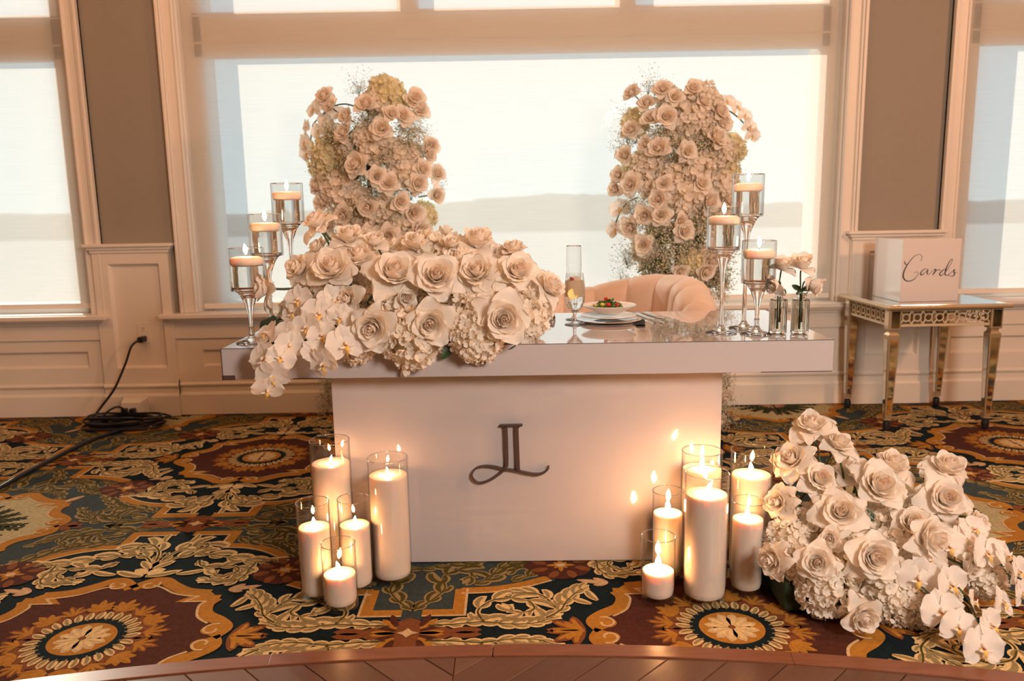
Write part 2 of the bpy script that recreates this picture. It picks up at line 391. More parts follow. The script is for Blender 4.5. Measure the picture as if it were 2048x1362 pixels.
# roller shades
for nm, (a, b), zb, lab in (('l', OPEN[0], .655, 'cream woven roller shade drawn over the left window'),
                            ('m', OPEN[1], .640, 'wide cream woven roller shade drawn over the middle window behind the table'),
                            ('r', OPEN[2], .650, 'cream woven roller shade drawn over the right window beside the card box')):
    e = empty('roller_shade', ((a + b) / 2, SHY, zb), label=lab, cat='window shade', group='roller shades over the windows')
    hw = (b - a) / 2 - .016
    m = MB(); m.grid(lambda u, v: ((2 * u - 1) * hw, .0015 * sin(u * 9 + v * 2), v * (ZT - zb - .05)), 30, 12)
    m.build('shade_cloth', M['shade'], e)
    m = MB(); m.box(-hw, hw, -.004, .004, -.026, .004); m.build('hem_bar', M['cream_lac'] if False else M['trim'], e, smooth=False, bevel=.003)
    m = MB(); m.lathe([(.028, -hw), (.028, hw)], 16, M=Matrix.Rotation(pi / 2, 4, 'Y')); m.v = [(x, y + .0, z + ZT - zb - .045) for x, y, z in m.v]; m.build('roller_tube', M['trim'], e)

# ------------------------------------------------------------------ outdoors: lake and wooded far shore
M['lake'] = mat('lake_water', (.62, .60, .55), .95, spec=0, bump=(.5, .3))
M['shore'] = mat('hazed_far_trees', (.30, .29, .24), .95, var=(.08, .3, (.36, .34, .29)))  # distance haze is put into the tree colour, lightening it
m = MB(); m.box(-600, 600, 8, 900, -6.2, -6.0); struct(m.build('ground', M['lake'], smooth=False)); 
m = MB(); random.seed(4)
def shore(u, v):
    x = -420 + 840 * u; hgt = 6.9 + 2.4 * noise.noise((x * .013, 1.5, 0)) + 1.3 * noise.noise((x * .07, 4, 0)) + .5 * noise.noise((x * .4, 7, 0)) + (2.2 if -20 < x < 60 else 0) * (1 - abs((x - 20) / 40)) 
    prof = [(0, -6.1), (0, -6 + hgt * .75), (5, -6 + hgt), (14, -6 + hgt * .95), (26, -6.1)][int(round(v * 4))]
    return (x, 225 + prof[0] + 6 * noise.noise((x * .02, 0, 3)), prof[1])
m.grid(shore, 420, 5); o = m.build('distant_treeline', M['shore'], angle=180)
tag(o, 'hazy wooded far shore seen across the lake through the shades', 'trees', kind='stuff')

# ------------------------------------------------------------------ sweetheart table
TYAW = radians(-.9)
table = empty('sweetheart_table', (.047, 2.762, 0), TYAW, 'glossy white rectangular sweetheart table on a wide plinth with a dark monogram', 'table')
m = MB(); m.box(-.938, .938, -.352, .352, .662, .76); top = m.build('tabletop', M['acrylic'], table, smooth=False, bevel=.002)
m = MB(); m.box(-.632, .632, -.235, .235, 0, .6615); m.build('plinth', M['acrylic'], table, smooth=False, bevel=.0015)
m = MB(); m.box(-.940, -.900, -.3535, -.349, .6612, .676); m.box(-.9405, -.935, -.3535, -.33, .6612, .675); m.box(-.72, -.62, -.3535, -.351, .6612, .6645); m.box(.72, .936, -.3532, -.351, .6612, .6635)
m.box(-.9395, -.9375, -.353, -.351, .66, .7605); m.box(-.938, .938, -.3528, -.3505, .7592, .7606)
m.build('worn_edge', M['wornedge'], top, smooth=False)
# monogram: raised letters standing off the plinth front
def stroke(mb, pts, wid, y0, y1, n=6, sm=True):
    P = crom(pts, n) if sm else [Vector(p) for p in pts]
    W = []
    for i in range(len(P)):
        t = i / (len(P) - 1) * (len(wid) - 1); k = min(int(t), len(wid) - 2); W.append(wid[k] + (wid[k + 1] - wid[k]) * (t - k))
    L = []; R = []
    for i, p in enumerate(P):
        d = P[min(i + 1, len(P) - 1)] - P[max(i - 1, 0)]; d.normalize(); nn = Vector((-d.z, 0, d.x)) * W[i] / 2
        L.append(p + nn); R.append(p - nn)
    vs = [(q.x, yy, q.z) for yy in (y0, y1) for q in L + R]; k = len(P); N = 2 * k
    fs = []
    for i in range(k - 1):
        fs += [(i, i + 1, k + i + 1, k + i), (N + i, N + k + i, N + k + i + 1, N + i + 1), (i, N + i, N + i + 1, i + 1), (k + i, k + i + 1, N + k + i + 1, N + k + i)]
    fs += [(0, k, N + k, N), (k - 1, N + k - 1, N + 2 * k - 1, 2 * k - 1)]
    mb.add(vs, fs)
def LG(x, y):   # crop coordinates of the monogram -> plinth-front metres
    return ((x - 908) / 1816 * 240 / 620 * 1.0 - .0385 - .047 + .02, 0, .476 - (y - 213) / 1816 * 240 / 612)
m = MB(); ya, yb = -.253, -.239
stroke(m, [LG(812, 216), LG(1150, 214)], [.0055, .0045, .0055], ya, yb, sm=False)
stroke(m, [LG(812, 218), LG(860, 228), LG(890, 250)], [.004, .003, .008], ya, yb)
stroke(m, [LG(1150, 218), LG(1100, 230), LG(1080, 250)], [.003, .003, .008], ya, yb)
stroke(m, [LG(898, 214), LG(900, 400), LG(902, 600), LG(904, 780), LG(896, 850), LG(850, 915), LG(760, 990), LG(640, 1070), LG(540, 1108), LG(450, 1110), LG(380, 1050), LG(362, 985), LG(400, 905), LG(480, 862), LG(600, 850), LG(730, 868), LG(850, 900), LG(960, 915), LG(1080, 938), LG(1200, 968), LG(1320, 990), LG(1420, 985), LG(1490, 950), LG(1535, 900), LG(1545, 858)],
       [.0105, .0105, .0105, .0095, .0095, .008, .007, .006, .005, .004, .004, .004, .004, .0045, .005, .005, .005, .005, .006, .007, .007, .0055, .004, .0035, .003], ya, yb)
stroke(m, [LG(1064, 214), LG(1066, 400), LG(1072, 700), LG(1076, 935)], [.0105, .0105, .0105, .0115], ya, yb)
m.build('monogram', M['logo'], table, smooth=True, angle=30)
m = MB()
for q in (LG(900, 350), LG(1068, 350), LG(430, 1100), LG(1350, 988)): m.box(q[0] - .0015, q[0] + .0015, -.2395, -.2345, q[2] - .0015, q[2] + .0015)
m.build('standoff', M['logo'], table, smooth=False)

# ------------------------------------------------------------------ candles in glass cylinders on the carpet
def wick_flame(parent_name_obj, z, lean, hgt, power, x=0, y=0):
    m = MB(); tip = (x + lean * .25, y, z + .009)
    m.tube(crom([(x, y, z - .004), (x, y, z + .004), tip], 4), .0009, 6); m.build('wick', M['wick'], parent_name_obj)
    m = MB(); n = 10; vs = []
    prof = [(0, 0), (.28, .06), (.62, .17), (.92, .32), (1, .45), (.86, .60), (.58, .75), (.28, .89), (0, 1)]
    hgt *= 1.22; R = hgt * .19
    def fn(u, v):
        k = v * 8; i = min(int(k), 7); f = k - i
        rr = (prof[i][0] * (1 - f) + prof[i + 1][0] * f) * R; zz = prof[i][1] * (1 - f) + prof[i + 1][1] * f
        a = 2 * pi * u
        return (x + rr * cos(a) + lean * (.25 + zz * zz), y + rr * sin(a), z + .006 + zz * hgt)
    m.grid(fn, 12, 17, wrapu=True); m.build('flame', M['flame'] if power > .7 else M['flame_small'], parent_name_obj, angle=180)
CY = [ # name, X, Y, height, radius, wax z, lean, flame h, power, labels
 ('L1', -.586, 2.455, .455, .0635, .380, .004, .020, .9, 'tall glass cylinder at the back left of the left candle group', 'white pillar candle in the tall back-left cylinder of the left group'),
 ('L2', -.398, 2.416, .406, .0635, .350, -.003, .020, .9, 'tall glass cylinder nearest the plinth on the right of the left candle group', 'white pillar candle in the tall right-hand cylinder of the left group'),
 ('L3', -.612, 2.304, .306, .0500, .229, .000, .024, .9, 'medium glass cylinder leftmost of the left candle group', 'white pillar candle in the leftmost medium cylinder of the left group'),
 ('L4', -.499, 2.355, .296, .0500, .212, .003, .022, .9, 'medium glass cylinder in the middle of the left candle group', 'white pillar candle in the middle medium cylinder of the left group'),
 ('L5', -.526, 2.237, .203, .0510, .108, -.006, .030, 1.1, 'short glass cylinder at the front of the left candle group', 'short white candle in the front cylinder of the left group'),
 ('R1', .566, 2.249, .397, .0640, .332, .014, .032, 1.6, 'tall glass cylinder at the front centre of the right candle group', 'tallest white pillar candle at the front centre of the right group'),
 ('R2', .597, 2.440, .403, .0640, .345, .000, .030, 1.5, 'tall glass cylinder at the back of the right group, behind the front tall one', 'white pillar candle in the tall back cylinder half hidden by the front candle'),
 ('R3', .744, 2.405, .413, .0640, .335, -.003, .032, 1.5, 'tall glass cylinder at the back right of the right candle group', 'white pillar candle in the tall back-right cylinder of the right group'),
 ('R4', .480, 2.385, .292, .0490, .220, -.001, .036, 1.6, 'medium glass cylinder left of the tall front one in the right group', 'white pillar candle in the medium left cylinder of the right group'),
 ('R5', .703, 2.290, .292, .0490, .236, -.003, .028, 1.3, 'medium glass cylinder right of the tall front one in the right group', 'white pillar candle in the medium right cylinder of the right group'),
 ('R6', .426, 2.251, .201, .0510, .094, .001, .040, 1.8, 'short glass cylinder at the front left of the right candle group', 'short white candle in the front-left cylinder of the right group')]
for nm, X, Y, H_, R_, wz, ln, fh, pw, lab1, lab2 in CY:
    side = 'left' if nm[0] == 'L' else 'right'
    v = empty('glass_cylinder', (X, Y, .0008), random.uniform(0, 6), lab1, 'candle vase', 'glass cylinders of the %s candle group' % side)
    t = .0022; m = MB()
    m.lathe([(0, 0), (R_ - .004, 0), (R_ - .001, .0015), (R_, .005), (R_, H_ - .001), (R_ - t / 2, H_), (R_ - t, H_ - .001), (R_ - t, .018), (R_ - .012, .012), (0, .0115)], 48)
    m.build('cylinder_wall', M['cyl'], v, angle=50)
    m = MB(); m.lathe([(R_ - t - .0003, H_ - .0006), (R_ - t / 2, H_ + .0009), (R_ + .0003, H_ - .0006), (R_ - t / 2, H_ - .0015)], 48, closed=True); m.build('rim', M['glass'], v, angle=180)
    c = empty('pillar_candle', (X, Y, .0135), random.uniform(-.4, .4), lab2, 'candle', 'white candles of the %s candle group' % side)
    rw = R_ - t - .0012; zt = wz - .0135
    m = MB(); m.lathe([(0, 0), (rw - .014, 0), (rw - .003, .008), (rw, .02), (rw, zt - .004), (rw - .002, zt), (rw * .55, zt - .002), (rw * .2, zt - .006), (0, zt - .007)], 48, sq=lambda a, z: 1 + .006 * sin(3 * a + z * 30)); m.build('wax', M['wax'], c, angle=60)
    wick_flame(c, zt - .005, ln, fh, pw)
    c.rotation_euler = (0, 0, 0)

# ------------------------------------------------------------------ stemmed holders with floating candles on the table
def holder(X, Y, H_, lab, lab2, side, lean, power, R_=.053, fl=.030):
    v = empty('stemmed_candle_holder', (X, Y, .7606), 0, lab, 'candle holder', 'stemmed candle holders on the %s of the table' % side)
    cb = H_ - .135; cn = cb - .072
    out = [(0, 0), (.049, 0), (.0505, .0015), (.0495, .0035), (.030, .008), (.014, .016), (.0085, .026), (.0078, .05), (.0058, cn * .5), (.0068, cn - .03), (.0085, cn), (.013, cn + .022), (.024, cb - .022), (.034, cb - .006), (R_ - .010, cb), (R_ - .003, cb + .0008), (R_ - .003, cb + .0038), (0, cb + .0038)]
    m = MB(); m.lathe(out, 40); m.build('foot_and_stem', M['glass'], v, angle=45)
    m = MB(); m.lathe([(R_ - .0028, cb + .0006), (R_, cb + .004), (R_, H_ - .001), (R_ - .001, H_), (R_ - .0022, H_ - .001), (R_ - .0022, cb + .004)], 40, closed=True); m.build('cup_wall', M['cup'], v, angle=45)
    m = MB(); m.lathe([(R_ - .0024, H_ - .0004), (R_ - .001, H_ + .0009), (R_ + .0002, H_ - .0004), (R_ - .001, H_ - .0012)], 40, closed=True); m.build('rim', M['glass'], v, angle=180)
    # hollow cone inside the foot of the bowl
    wl = H_ - .056
    m = MB(); rr = R_ - .0026; m.lathe([(0, cb + .0040), (rr - .004, cb + .0043), (rr, cb + .008), (rr, wl), (0, wl)], 40); m.build('water', M['water'], v, angle=45)
    c = empty('floating_candle', (X, Y, .7606 + wl + .0002), 0, lab2, 'candle', 'floating candles on the %s of the table' % side)
    q = R_ - .0045
    m = MB(); m.lathe([(0, 0), (q - .008, 0), (q - .002, .003), (q, .010), (q, .021), (q - .003, .024), (q * .75, .0275), (q * .3, .028), (0, .027)], 36); m.build('wax', M['fwax'], c, angle=60)
    wick_flame(c, .027, lean, fl, power)
holder(-.750, 2.745, .505, 'tallest of the three stemmed glass candle holders left of the flowers', 'pink floating candle in the tallest left stemmed holder', 'left', 0, .5)
holder(-.795, 2.625, .405, 'middle-height stemmed glass candle holder on the left end of the table', 'pink floating candle in the middle-height left holder', 'left', 0, .5)
holder(-.832, 2.530, .302, 'shortest stemmed glass candle holder at the left corner of the table', 'pink floating candle in the shortest left holder', 'left', -.003, .6, .056)
holder(.775, 2.640, .505, 'tallest of the three stemmed glass candle holders beside the bud vases', 'pink floating candle in the tallest right stemmed holder', 'right', .001, .5, .051)
holder(.678, 2.560, .403, 'middle-height stemmed glass candle holder, leftmost of the right group', 'pink floating candle in the middle-height right holder', 'right', 0, .5)
holder(.782, 2.525, .297, 'shortest stemmed glass candle holder, right in front of the tallest', 'pink floating candle in the shortest right holder', 'right', 0, .5)

# ------------------------------------------------------------------ fluted bud vases
M['flute'] = mat('fluted_vase_glass', (.97, .96, .90), .02, trans=1, ior=1.45)
for X, Y, lab in ((.847, 2.518, 'fluted clear bud vase nearer the candle holders, holding two roses'), (.913, 2.508, 'fluted clear bud vase nearer the table corner, holding two roses')):
    v = empty('bud_vase', (X, Y, .7606), 0, lab, 'vase', 'fluted bud vases')
    n = 96; R_ = .0275
    prof = [(0, 0), (.024, 0), (R_ - .001, .002), (R_, .007), (R_, .108), (R_ - .002, .112), (.018, .115), (.012, .118), (.0115, .126), (.0155, .129), (.0155, .131), (.0135, .1305), (.0095, .126), (.0095, .119), (.012, .114), (R_ - .004, .109), (R_ - .004, .012), (.01, .0085), (0, .0085)]
    m = MB(); m.lathe(prof, n, sq=lambda a, z: (1 + .032 * cos(24 * a)) if .012 < z < .1085 else 1); m.build('vase_body', M['flute'], v, angle=30)
    m = MB(); m.lathe([(0, .0086), (R_ - .0046, .0125), (R_ - .0046, .085), (0, .085)], 32, sq=lambda a, z: 1); m.build('water', M['water'], v, angle=45)

# ------------------------------------------------------------------ place setting
TZ = .7607
def lathe_obj(prof, name, mt, parent, n=48, **k):
    m = MB(); m.lathe(prof, n); return m.build(name, mt, parent, **k)
g = empty('water_goblet', (.223, 2.800, TZ), 0, 'footed water goblet with ice, lemon slice and a raspberry', 'glass')
go = [(0, 0), (.035, 0), (.0365, .001), (.035, .0025), (.015, .006), (.006, .012), (.0045, .025), (.0055, .038), (.012, .044), (.026, .058), (.035, .080), (.0375, .105), (.0365, .135), (.0330, .160), (.0305, .181), (.0298, .1818), (.0290, .181), (.0315, .160), (.0350, .135), (.0360, .105), (.0335, .080), (.0250, .060), (.011, .0475), (0, .046)]
lathe_obj(go[:9] + [(.0125, .0455), (.010, .0462), (0, .0462)], 'foot_and_stem', M['glass'], g, angle=60)
m = MB(); m.lathe([(.0118, .0442)] + go[9:-2] + [(.0112, .0476)], 48, closed=True); m.build('bowl', M['cup'], g, angle=60)
lathe_obj([(0, .0478), (.0110, .0480), (.0248, .0605), (.0333, .080), (.0357, .100), (0, .100)], 'water', M['water'], g, angle=50)
lathe_obj([(0, .1003), (.0355, .1003), (.0358, .110), (.0348, .135), (.0320, .155), (.02, .157), (.012, .154), (0, .156)], 'iced_drink', M['drink'], g, angle=50)
m = MB(); random.seed(2)
for i in range(16):
    a = random.uniform(0, 6.28); r = random.uniform(0, .018); s = random.uniform(.006, .010)
    m.box(-s, s, -s, s, -s, s, M=Matrix.Translation((r * cos(a), r * sin(a), random.uniform(.140, .160))) @ Euler((random.uniform(0, 3), random.uniform(0, 3), 0)).to_matrix().to_4x4())
o = m.build('ice', M['ice'], g, smooth=False, bevel=.0015); 
ls = empty('lemon_slice', (.214, 2.7655, TZ + .112), 0, 'round lemon slice floating inside the water goblet', 'fruit')
ls.rotation_euler = (radians(84), radians(3), radians(4))
lathe_obj([(0, -.0012), (.0165, -.0012), (.0165, .0012), (0, .0012)], 'flesh', M['lemon'], ls, angle=30)
lathe_obj([(.0165, -.0013), (.0188, -.0012), (.0188, .0012), (.0165, .0013)], 'rind', M['rind'], ls, closed=False) if False else None
m = MB(); m.lathe([(.0166, -.0013), (.0188, -.0013), (.0188, .0013), (.0166, .0013)], 40, closed=True); m.build('rind', M['rind'], ls)
rb = MB(); 
for i in range(22):
    a = i * 2.4; zz = (i / 21) * 2 - 1; r = sqrt(max(0, 1 - zz * zz)) * .0055; rb.sphere((r * cos(a), r * sin(a), zz * .006), .0023, 7, 5)
o = rb.build('raspberry', mat('raspberry_red', (.38, .03, .05), .35)); o.location = (.213, 2.786, TZ + .160); tag(o, 'small red raspberry on top of the iced water goblet', 'fruit')
g = empty('champagne_flute', (.230, 2.925, TZ), 0, 'slim clear champagne flute standing behind the water goblet', 'glass')
lathe_obj([(0, 0), (.030, 0), (.0315, .001), (.030, .0025), (.010, .006), (.004, .014), (.0036, .075), (.006, .090), (.018, .115), (.0262, .160), (.0285, .200), (.0268, .270), (.0262, .2706), (.0256, .270), (.0272, .200), (.0250, .160), (.0165, .117), (.004, .094), (0, .092)], 'glass_body', M['glass'], g, angle=60)
def plate(name, X, Y, z, r, hgt, lab, mt, cat='plate'):
    o = lathe_obj([(0, 0), (r * .55, 0), (r * .6, .002), (r * .97, hgt - .002), (r, hgt), (r * .985, hgt + .0015), (r * .93, hgt), (r * .60, .0045), (r * .5, .0035), (0, .0035)], name, mt, None, n=64, angle=40)
    o.location = (X, Y, z); tag(o, lab, cat); return o
plate('charger_plate', .352, 2.872, TZ, .118, .008, 'large glass charger plate lying flat under the salad setting', M['glass'] if False else mat('smoky_mirror_glass', (.55, .42, .33), .05, coat=.6))
plate('dinner_plate', .352, 2.885, TZ + .0102, .100, .010, 'white dinner plate under the salad bowl', M['porcelain'])
b = empty('salad_bowl', (.356, 2.900, TZ + .0230), 0, 'wide shallow white bowl filled with mixed salad', 'bowl')
lathe_obj([(0, 0), (.035, 0), (.040, .002), (.060, .012), (.083, .022), (.100, .031), (.101, .0325), (.098, .0335), (.080, .026), (.058, .016), (.035, .006), (0, .005)], 'bowl_body', M['porcelain'], b, n=64, angle=50)
m = MB(); random.seed(8)
for i in range(90):
    a = random.uniform(0, 6.28); r = .048 * sqrt(random.random()); z = .018 + .022 * (1 - (r / .05) ** 2) + random.uniform(0, .01)
    MM = Matrix.Translation((r * cos(a), r * sin(a), z)) @ Euler((random.uniform(-1, 1), random.uniform(-1, 1), random.uniform(0, 6))).to_matrix().to_4x4()
    s = random.uniform(.008, .015)
    def lf(u, v): 
        ww = (.25 + .75 * sin(pi * min(1, v * 1.05))) * (1 + .28 * sin(v * 25)); return MM @ Vector(((u - .5) * s * ww, (v - .5) * s * 1.9, .004 * sin(u * 9) * sin(v * 7)))
    m.grid(lf, 4, 7)
o = m.build('mixed_salad', M['salad']); o.location = (.352, 2.900, TZ + .0230); tag(o, 'green mixed salad leaves heaped in the white bowl', 'salad', kind='stuff')
for i, (dx, dy, dz, r, mt, nm, lab) in enumerate(((-.002, -.034, .036, .0095, 'tomato', 'cherry_tomato', 'red cherry tomato at the front centre of the salad'), (-.024, -.032, .037, .0085, 'gourd', 'yellow_tomato', 'yellow cherry tomato at the front left of the salad'), (-.008, -.008, .055, .0075, 'tomato', 'cherry_tomato', 'red tomato piece on top of the salad'), (.030, -.028, .035, .008, 'tomato', 'cherry_tomato', 'red tomato piece at the right of the salad'), (-.043, -.020, .031, .0065, 'lemon', 'crouton', 'pale golden crouton at the left edge of the salad'))):
    m = MB(); m.sphere((0, 0, 0), r, 12, 8, sc=(1, 1, .85), rnd=.06); o = m.build(nm, M[mt]); o.location = (.352 + dx, 2.900 + dy, TZ + .0230 + dz); tag(o, lab, 'food')
# knife across the plate, black napkin, forks, salt dish
k = empty('table_knife', (.335, 2.790, TZ + .0025), radians(2), 'steel table knife lying in front of the salad plate', 'knife')
m = MB(); m.prism([(-.005, -.007), (-.075, -.008), (-.093, -.004), (-.098, .003), (-.09, .006), (-.005, .005)], 0, .0015); m.build('blade', M['steel'], k, smooth=False)
m = MB(); m.tube([(-.005, 0, .001), (.02, 0, .002), (.06, 0, .003), (.090, 0, .003)], [.003, .0045, .006, .0045], 8); m.build('handle', M['steel'], k)
m = MB()
m.grid(lambda u, v: (-.016 + .032 * u, -.075 + .15 * v, .0035 + .0022 * sin(u * 3.1) + .0010 * sin(v * 11)), 8, 16); m.grid(lambda u, v: (.016 - .032 * u, -.075 + .15 * v, .0005), 8, 16)
m.grid(lambda u, v: (-.016, -.075 + .15 * v, .0005 + u * .003 + 0 * v), 2, 16); m.grid(lambda u, v: (.016, -.075 + .15 * v, .0035 - u * .003), 2, 16)
o = m.build('folded_napkin', M['napkin']); o.location = (.455, 2.80, TZ); o.rotation_euler = (0, 0, radians(-9)); tag(o, 'black folded napkin strip beside the salad plate', 'napkin')
def fork(X, Y, rz, lab, L=1.0):
    e = empty('dinner_fork', (X, Y, TZ + .003), rz, lab, 'fork', 'forks at the place setting')
    m = MB(); m.tube([(0, .18, .002), (0, .15, .003), (0, .06, .001), (0, .015, .005), (0, 0, .004)], [.004, .0055, .0028, .0025, .004], 8); m.build('handle', M['steel'], e)
    m = MB(); m.grid(lambda u, v: ((u - .5) * .022 * (.5 + .5 * min(1, v * 2)), -.022 * v, .004 + .004 * sin(v * 3)), 6, 5)
    for i in range(4):
        x = -.0095 + i * .0063; m.tube([(x, -.020, .0055), (x, -.035, .004), (x, -.052, .0005)], [.0018, .0017, .0009], 6)
    m.build('tines', M['steel'], e)
fork(.512, 2.835, radians(12), 'dinner fork nearer the black napkin'); fork(.555, 2.860, radians(14), 'salad fork on the outside of the setting')
e = empty('salt_shaker', (.150, 2.935, TZ), 0, 'tiny glass salt shaker with a dark lid beside the flowers', 'shaker')
lathe_obj([(0, 0), (.012, 0), (.013, .003), (.011, .018), (0, .018)], 'shaker_body', M['steel'], e, n=20); lathe_obj([(0, .018), (.0095, .018), (.010, .024), (.006, .029), (0, .030)], 'lid', M['steel'], e, n=20)

# ------------------------------------------------------------------ cream channel-tufted loveseat
LX, LY = .165, 3.37
seat = empty('tufted_loveseat', (LX, LY, 0), radians(-1), 'cream velvet barrel loveseat with a channel-tufted wraparound back', 'sofa')
HW, RC, YB, YF = .605, .30, .40, -.20
path = []
def seatpath(s):   # s in [-1,1], from left arm front round the back to right arm front
    L1 = HW - RC; L2 = RC * pi / 2; L3 = YB - RC - YF
    T = L1 + L2 + L3; d = abs(s) * T; sg = 1 if s > 0 else -1
    if d < L1: return Vector((sg * d, YB, 0)), Vector((0, 1, 0))
    if d < L1 + L2:
        a = (d - L1) / RC; return Vector((sg * (L1 + RC * sin(a)), YB - RC + RC * cos(a), 0)), Vector((sg * sin(a), cos(a), 0))
    return Vector((sg * HW, YB - RC - (d - L1 - L2), 0)), Vector((sg, 0, 0))
def ztop(s):
    a = abs(s); 
    base = .775 + .085 * (3 * min(1, a / .55) ** 2 - 2 * min(1, a / .55) ** 3)
    if a > .72: base -= .16 * ((a - .72) / .28) ** 1.7
    return base
NCH = 15
def channel(i):
    s0, s1 = -1 + 2 * i / NCH, -1 + 2 * (i + 1) / NCH
    def fn(u, v):
        s = s0 + (s1 - s0) * u; ab = abs(s); lean = max(0, min((ab - .25) / .35, (1 - ab) / .35)); tz = min(1, v / .5) if v < .5 else min(1, (1 - v) / .4)
        s += (.13 if s > 0 else -.13) * lean * tz * (1 - ab * .3); s = max(-1, min(1, s)); p, nrm = seatpath(s); bul = sin(pi * u) ** .45 if 0 < u < 1 else 0
        zt = ztop(s) - .006 * (1 - bul); th = .072 + .014 * bul; zb = .20
        # cross section: inner base -> up inner face -> over the top -> outer base
        if v < .38: t = v / .38; off = -th; z = zb + (zt - .075 - zb) * t; off -= .02 * sin(pi * t) * bul
        elif v < .66: a = (v - .38) / .28 * pi; off = -th * cos(a); z = zt - .075 + .075 * sin(a)
        else: t = (v - .66) / .34; off = th - .004 * t; z = zt - .075 - (zt - .075 - zb) * t
        q = p + nrm * off; return (q.x, q.y, z)
    m = MB(); m.grid(fn, 11, 30)
    if i in (0, NCH - 1):
        pass
    return m
for i in range(NCH): channel(i).build('tufted_channel', M['cream'], seat, angle=180)
for sg in (-1, 1):   # padded arm fronts
    m = MB(); p, nr = seatpath(sg * 1.0)
    zt = ztop(1.0)
    def fn(u, v):
        a = 2 * pi * u; r = sin(pi * v / 2); hh = (zt - .20) / 2
        return (p.x + .080 * cos(a) * r ** .7, p.y - .045 * cos(pi * v / 2), .20 + hh + (hh) * sin(a) * r ** .7)
    m.grid(fn, 28, 9, wrapu=True); m.build('arm_front', M['cream'], seat, angle=180)
m = MB(); m.box(-.575, .575, -.24, .33, .22, .40); m.build('seat_base', M['cream'], seat, smooth=True, bevel=.03, seg=4)
m = MB(); m.box(-.565, .565, -.26, .30, .402, .49); m.build('seat_cushion', M['cream'], seat, smooth=True, bevel=.04, seg=4)
for x in (-.50, .50):
    for y in (-.18, .34):
        m = MB(); m.tube([(x, y, .0), (x, y, .23)], [.012, .022], 12); m.build('leg', M['gold'], seat)

# ------------------------------------------------------------------ mirrored side table and card box
st = empty('mirrored_side_table', (2.178, 4.232, 0), radians(.8), 'square mirrored side table with pierced apron and tapered legs', 'side table')
hx, hy = .285, .262; ZTt = .655
m = MB(); m.box(-hx - .032, hx + .032, -hy - .032, hy + .032, ZTt - .022, ZTt - .002); m.build('top_frame', M['gold'], st, smooth=False, bevel=.007, seg=3)
m = MB(); m.box(-hx - .014, hx + .014, -hy - .014, hy + .014, ZTt - .003, ZTt); m.build('mirror_top', M['mirror'], st, smooth=False, bevel=.001)
zc0, zc1 = .525, ZTt - .0225
for sx_ in (-1, 1):
    for sy_ in (-1, 1):
        x, y = sx_ * (hx - .028), sy_ * (hy - .028)
        m = MB(); m.box(x - .030, x + .030, y - .030, y + .030, zc0, zc1); blk = m.build('corner_block', M['gold'], st, smooth=False, bevel=.005)
        m = MB()
        for (ax, d) in ((0, -1), (0, 1), (1, -1), (1, 1)):
            if ax == 0: m.box(x - .021, x + .021, y + d * .030 - .0012, y + d * .030 + .0012, zc0 + .012, zc1 - .010)
            else: m.box(x + d * .030 - .0012, x + d * .030 + .0012, y - .021, y + .021, zc0 + .012, zc1 - .010)
        m.build('mirror_facet', M['mirror'], blk, smooth=False)
        def ring(r, z): return [(x + a * r, y + b * r, z) for a, b in ((-1, -1), (1, -1), (1, 1), (-1, 1))]
        lv = [(.020, .525), (.020, .512), (.029, .500), (.029, .488), (.017, .075), (.015, .058)]
        vs = []; fs = []
        for r, z in lv: vs += ring(r, z)
        for j in range(len(lv) - 1):
            for q in range(4): fs.append((4 * j + q, 4 * j + (q + 1) % 4, 4 * j + 4 + (q + 1) % 4, 4 * j + 4 + q))
        fs += [(0, 1, 2, 3), tuple(4 * (len(lv) - 1) + q for q in (3, 2, 1, 0))]
        m = MB(); m.add(vs, fs); leg = m.build('leg', M['gold'], st, smooth=False, bevel=.003)
        m = MB()
        for (ux, uy) in ((0, -1), (1, 0), (0, 1), (-1, 0)):
            vs = []
            for (r, z, hwid) in ((.029, .480, .020), (.0172, .084, .0105)):
                for s in (-1, 1):
                    vs.append((x + ux * (r + .0012) + (s * hwid if uy else 0), y + uy * (r + .0012) + (s * hwid if ux else 0), z))
            m.add(vs, [(0, 1, 3, 2)])
        m.build('mirror_facet', M['mirror'], leg, smooth=False)
        m = MB(); m.lathe([(.010, .058), (.012, .052), (.017, .048), (.019, .030), (.017, .006), (.012, .0005)], 12, c=(x, y, 0)); m.build('foot', M['black'], leg)
def apron(L, place):
    m = MB(); t = .005
    m.box(-L / 2, L / 2, -t, t, zc1 - .012, zc1); m.box(-L / 2, L / 2, -t, t, zc0 + .018, zc0 + .030)
    zm = (zc1 - .012 + zc0 + .030) / 2; n = int(L / .052); st_ = L / n; rr = .0185
    for i in range(n):
        cx = -L / 2 + st_ * (i + .5)
        m.tube([(cx + rr * cos(a * pi / 8), 0, zm + rr * sin(a * pi / 8)) for a in range(16)], .0042, 6, closed=True)
        for (dx, dz) in ((1, 1), (1, -1), (-1, 1), (-1, -1)): m.tube([(cx + dx * rr * .8, 0, zm + dz * rr * .6), (cx + dx * st_ / 2, 0, zm + dz * .032)], .0036, 6)
    for v in range(len(m.v)): m.v[v] = place(m.v[v])
    m.build('pierced_apron', M['cream_lac'], st, smooth=False)
L = 2 * (hx - .058); apron(L, lambda p: (p[0], -hy + .012 + p[1], p[2])); apron(L, lambda p: (p[0], hy - .012 + p[1], p[2]))
L = 2 * (hy - .058); apron(L, lambda p: (-hx + .012 + p[1], p[0], p[2])); apron(L, lambda p: (hx - .012 + p[1], p[0], p[2]))
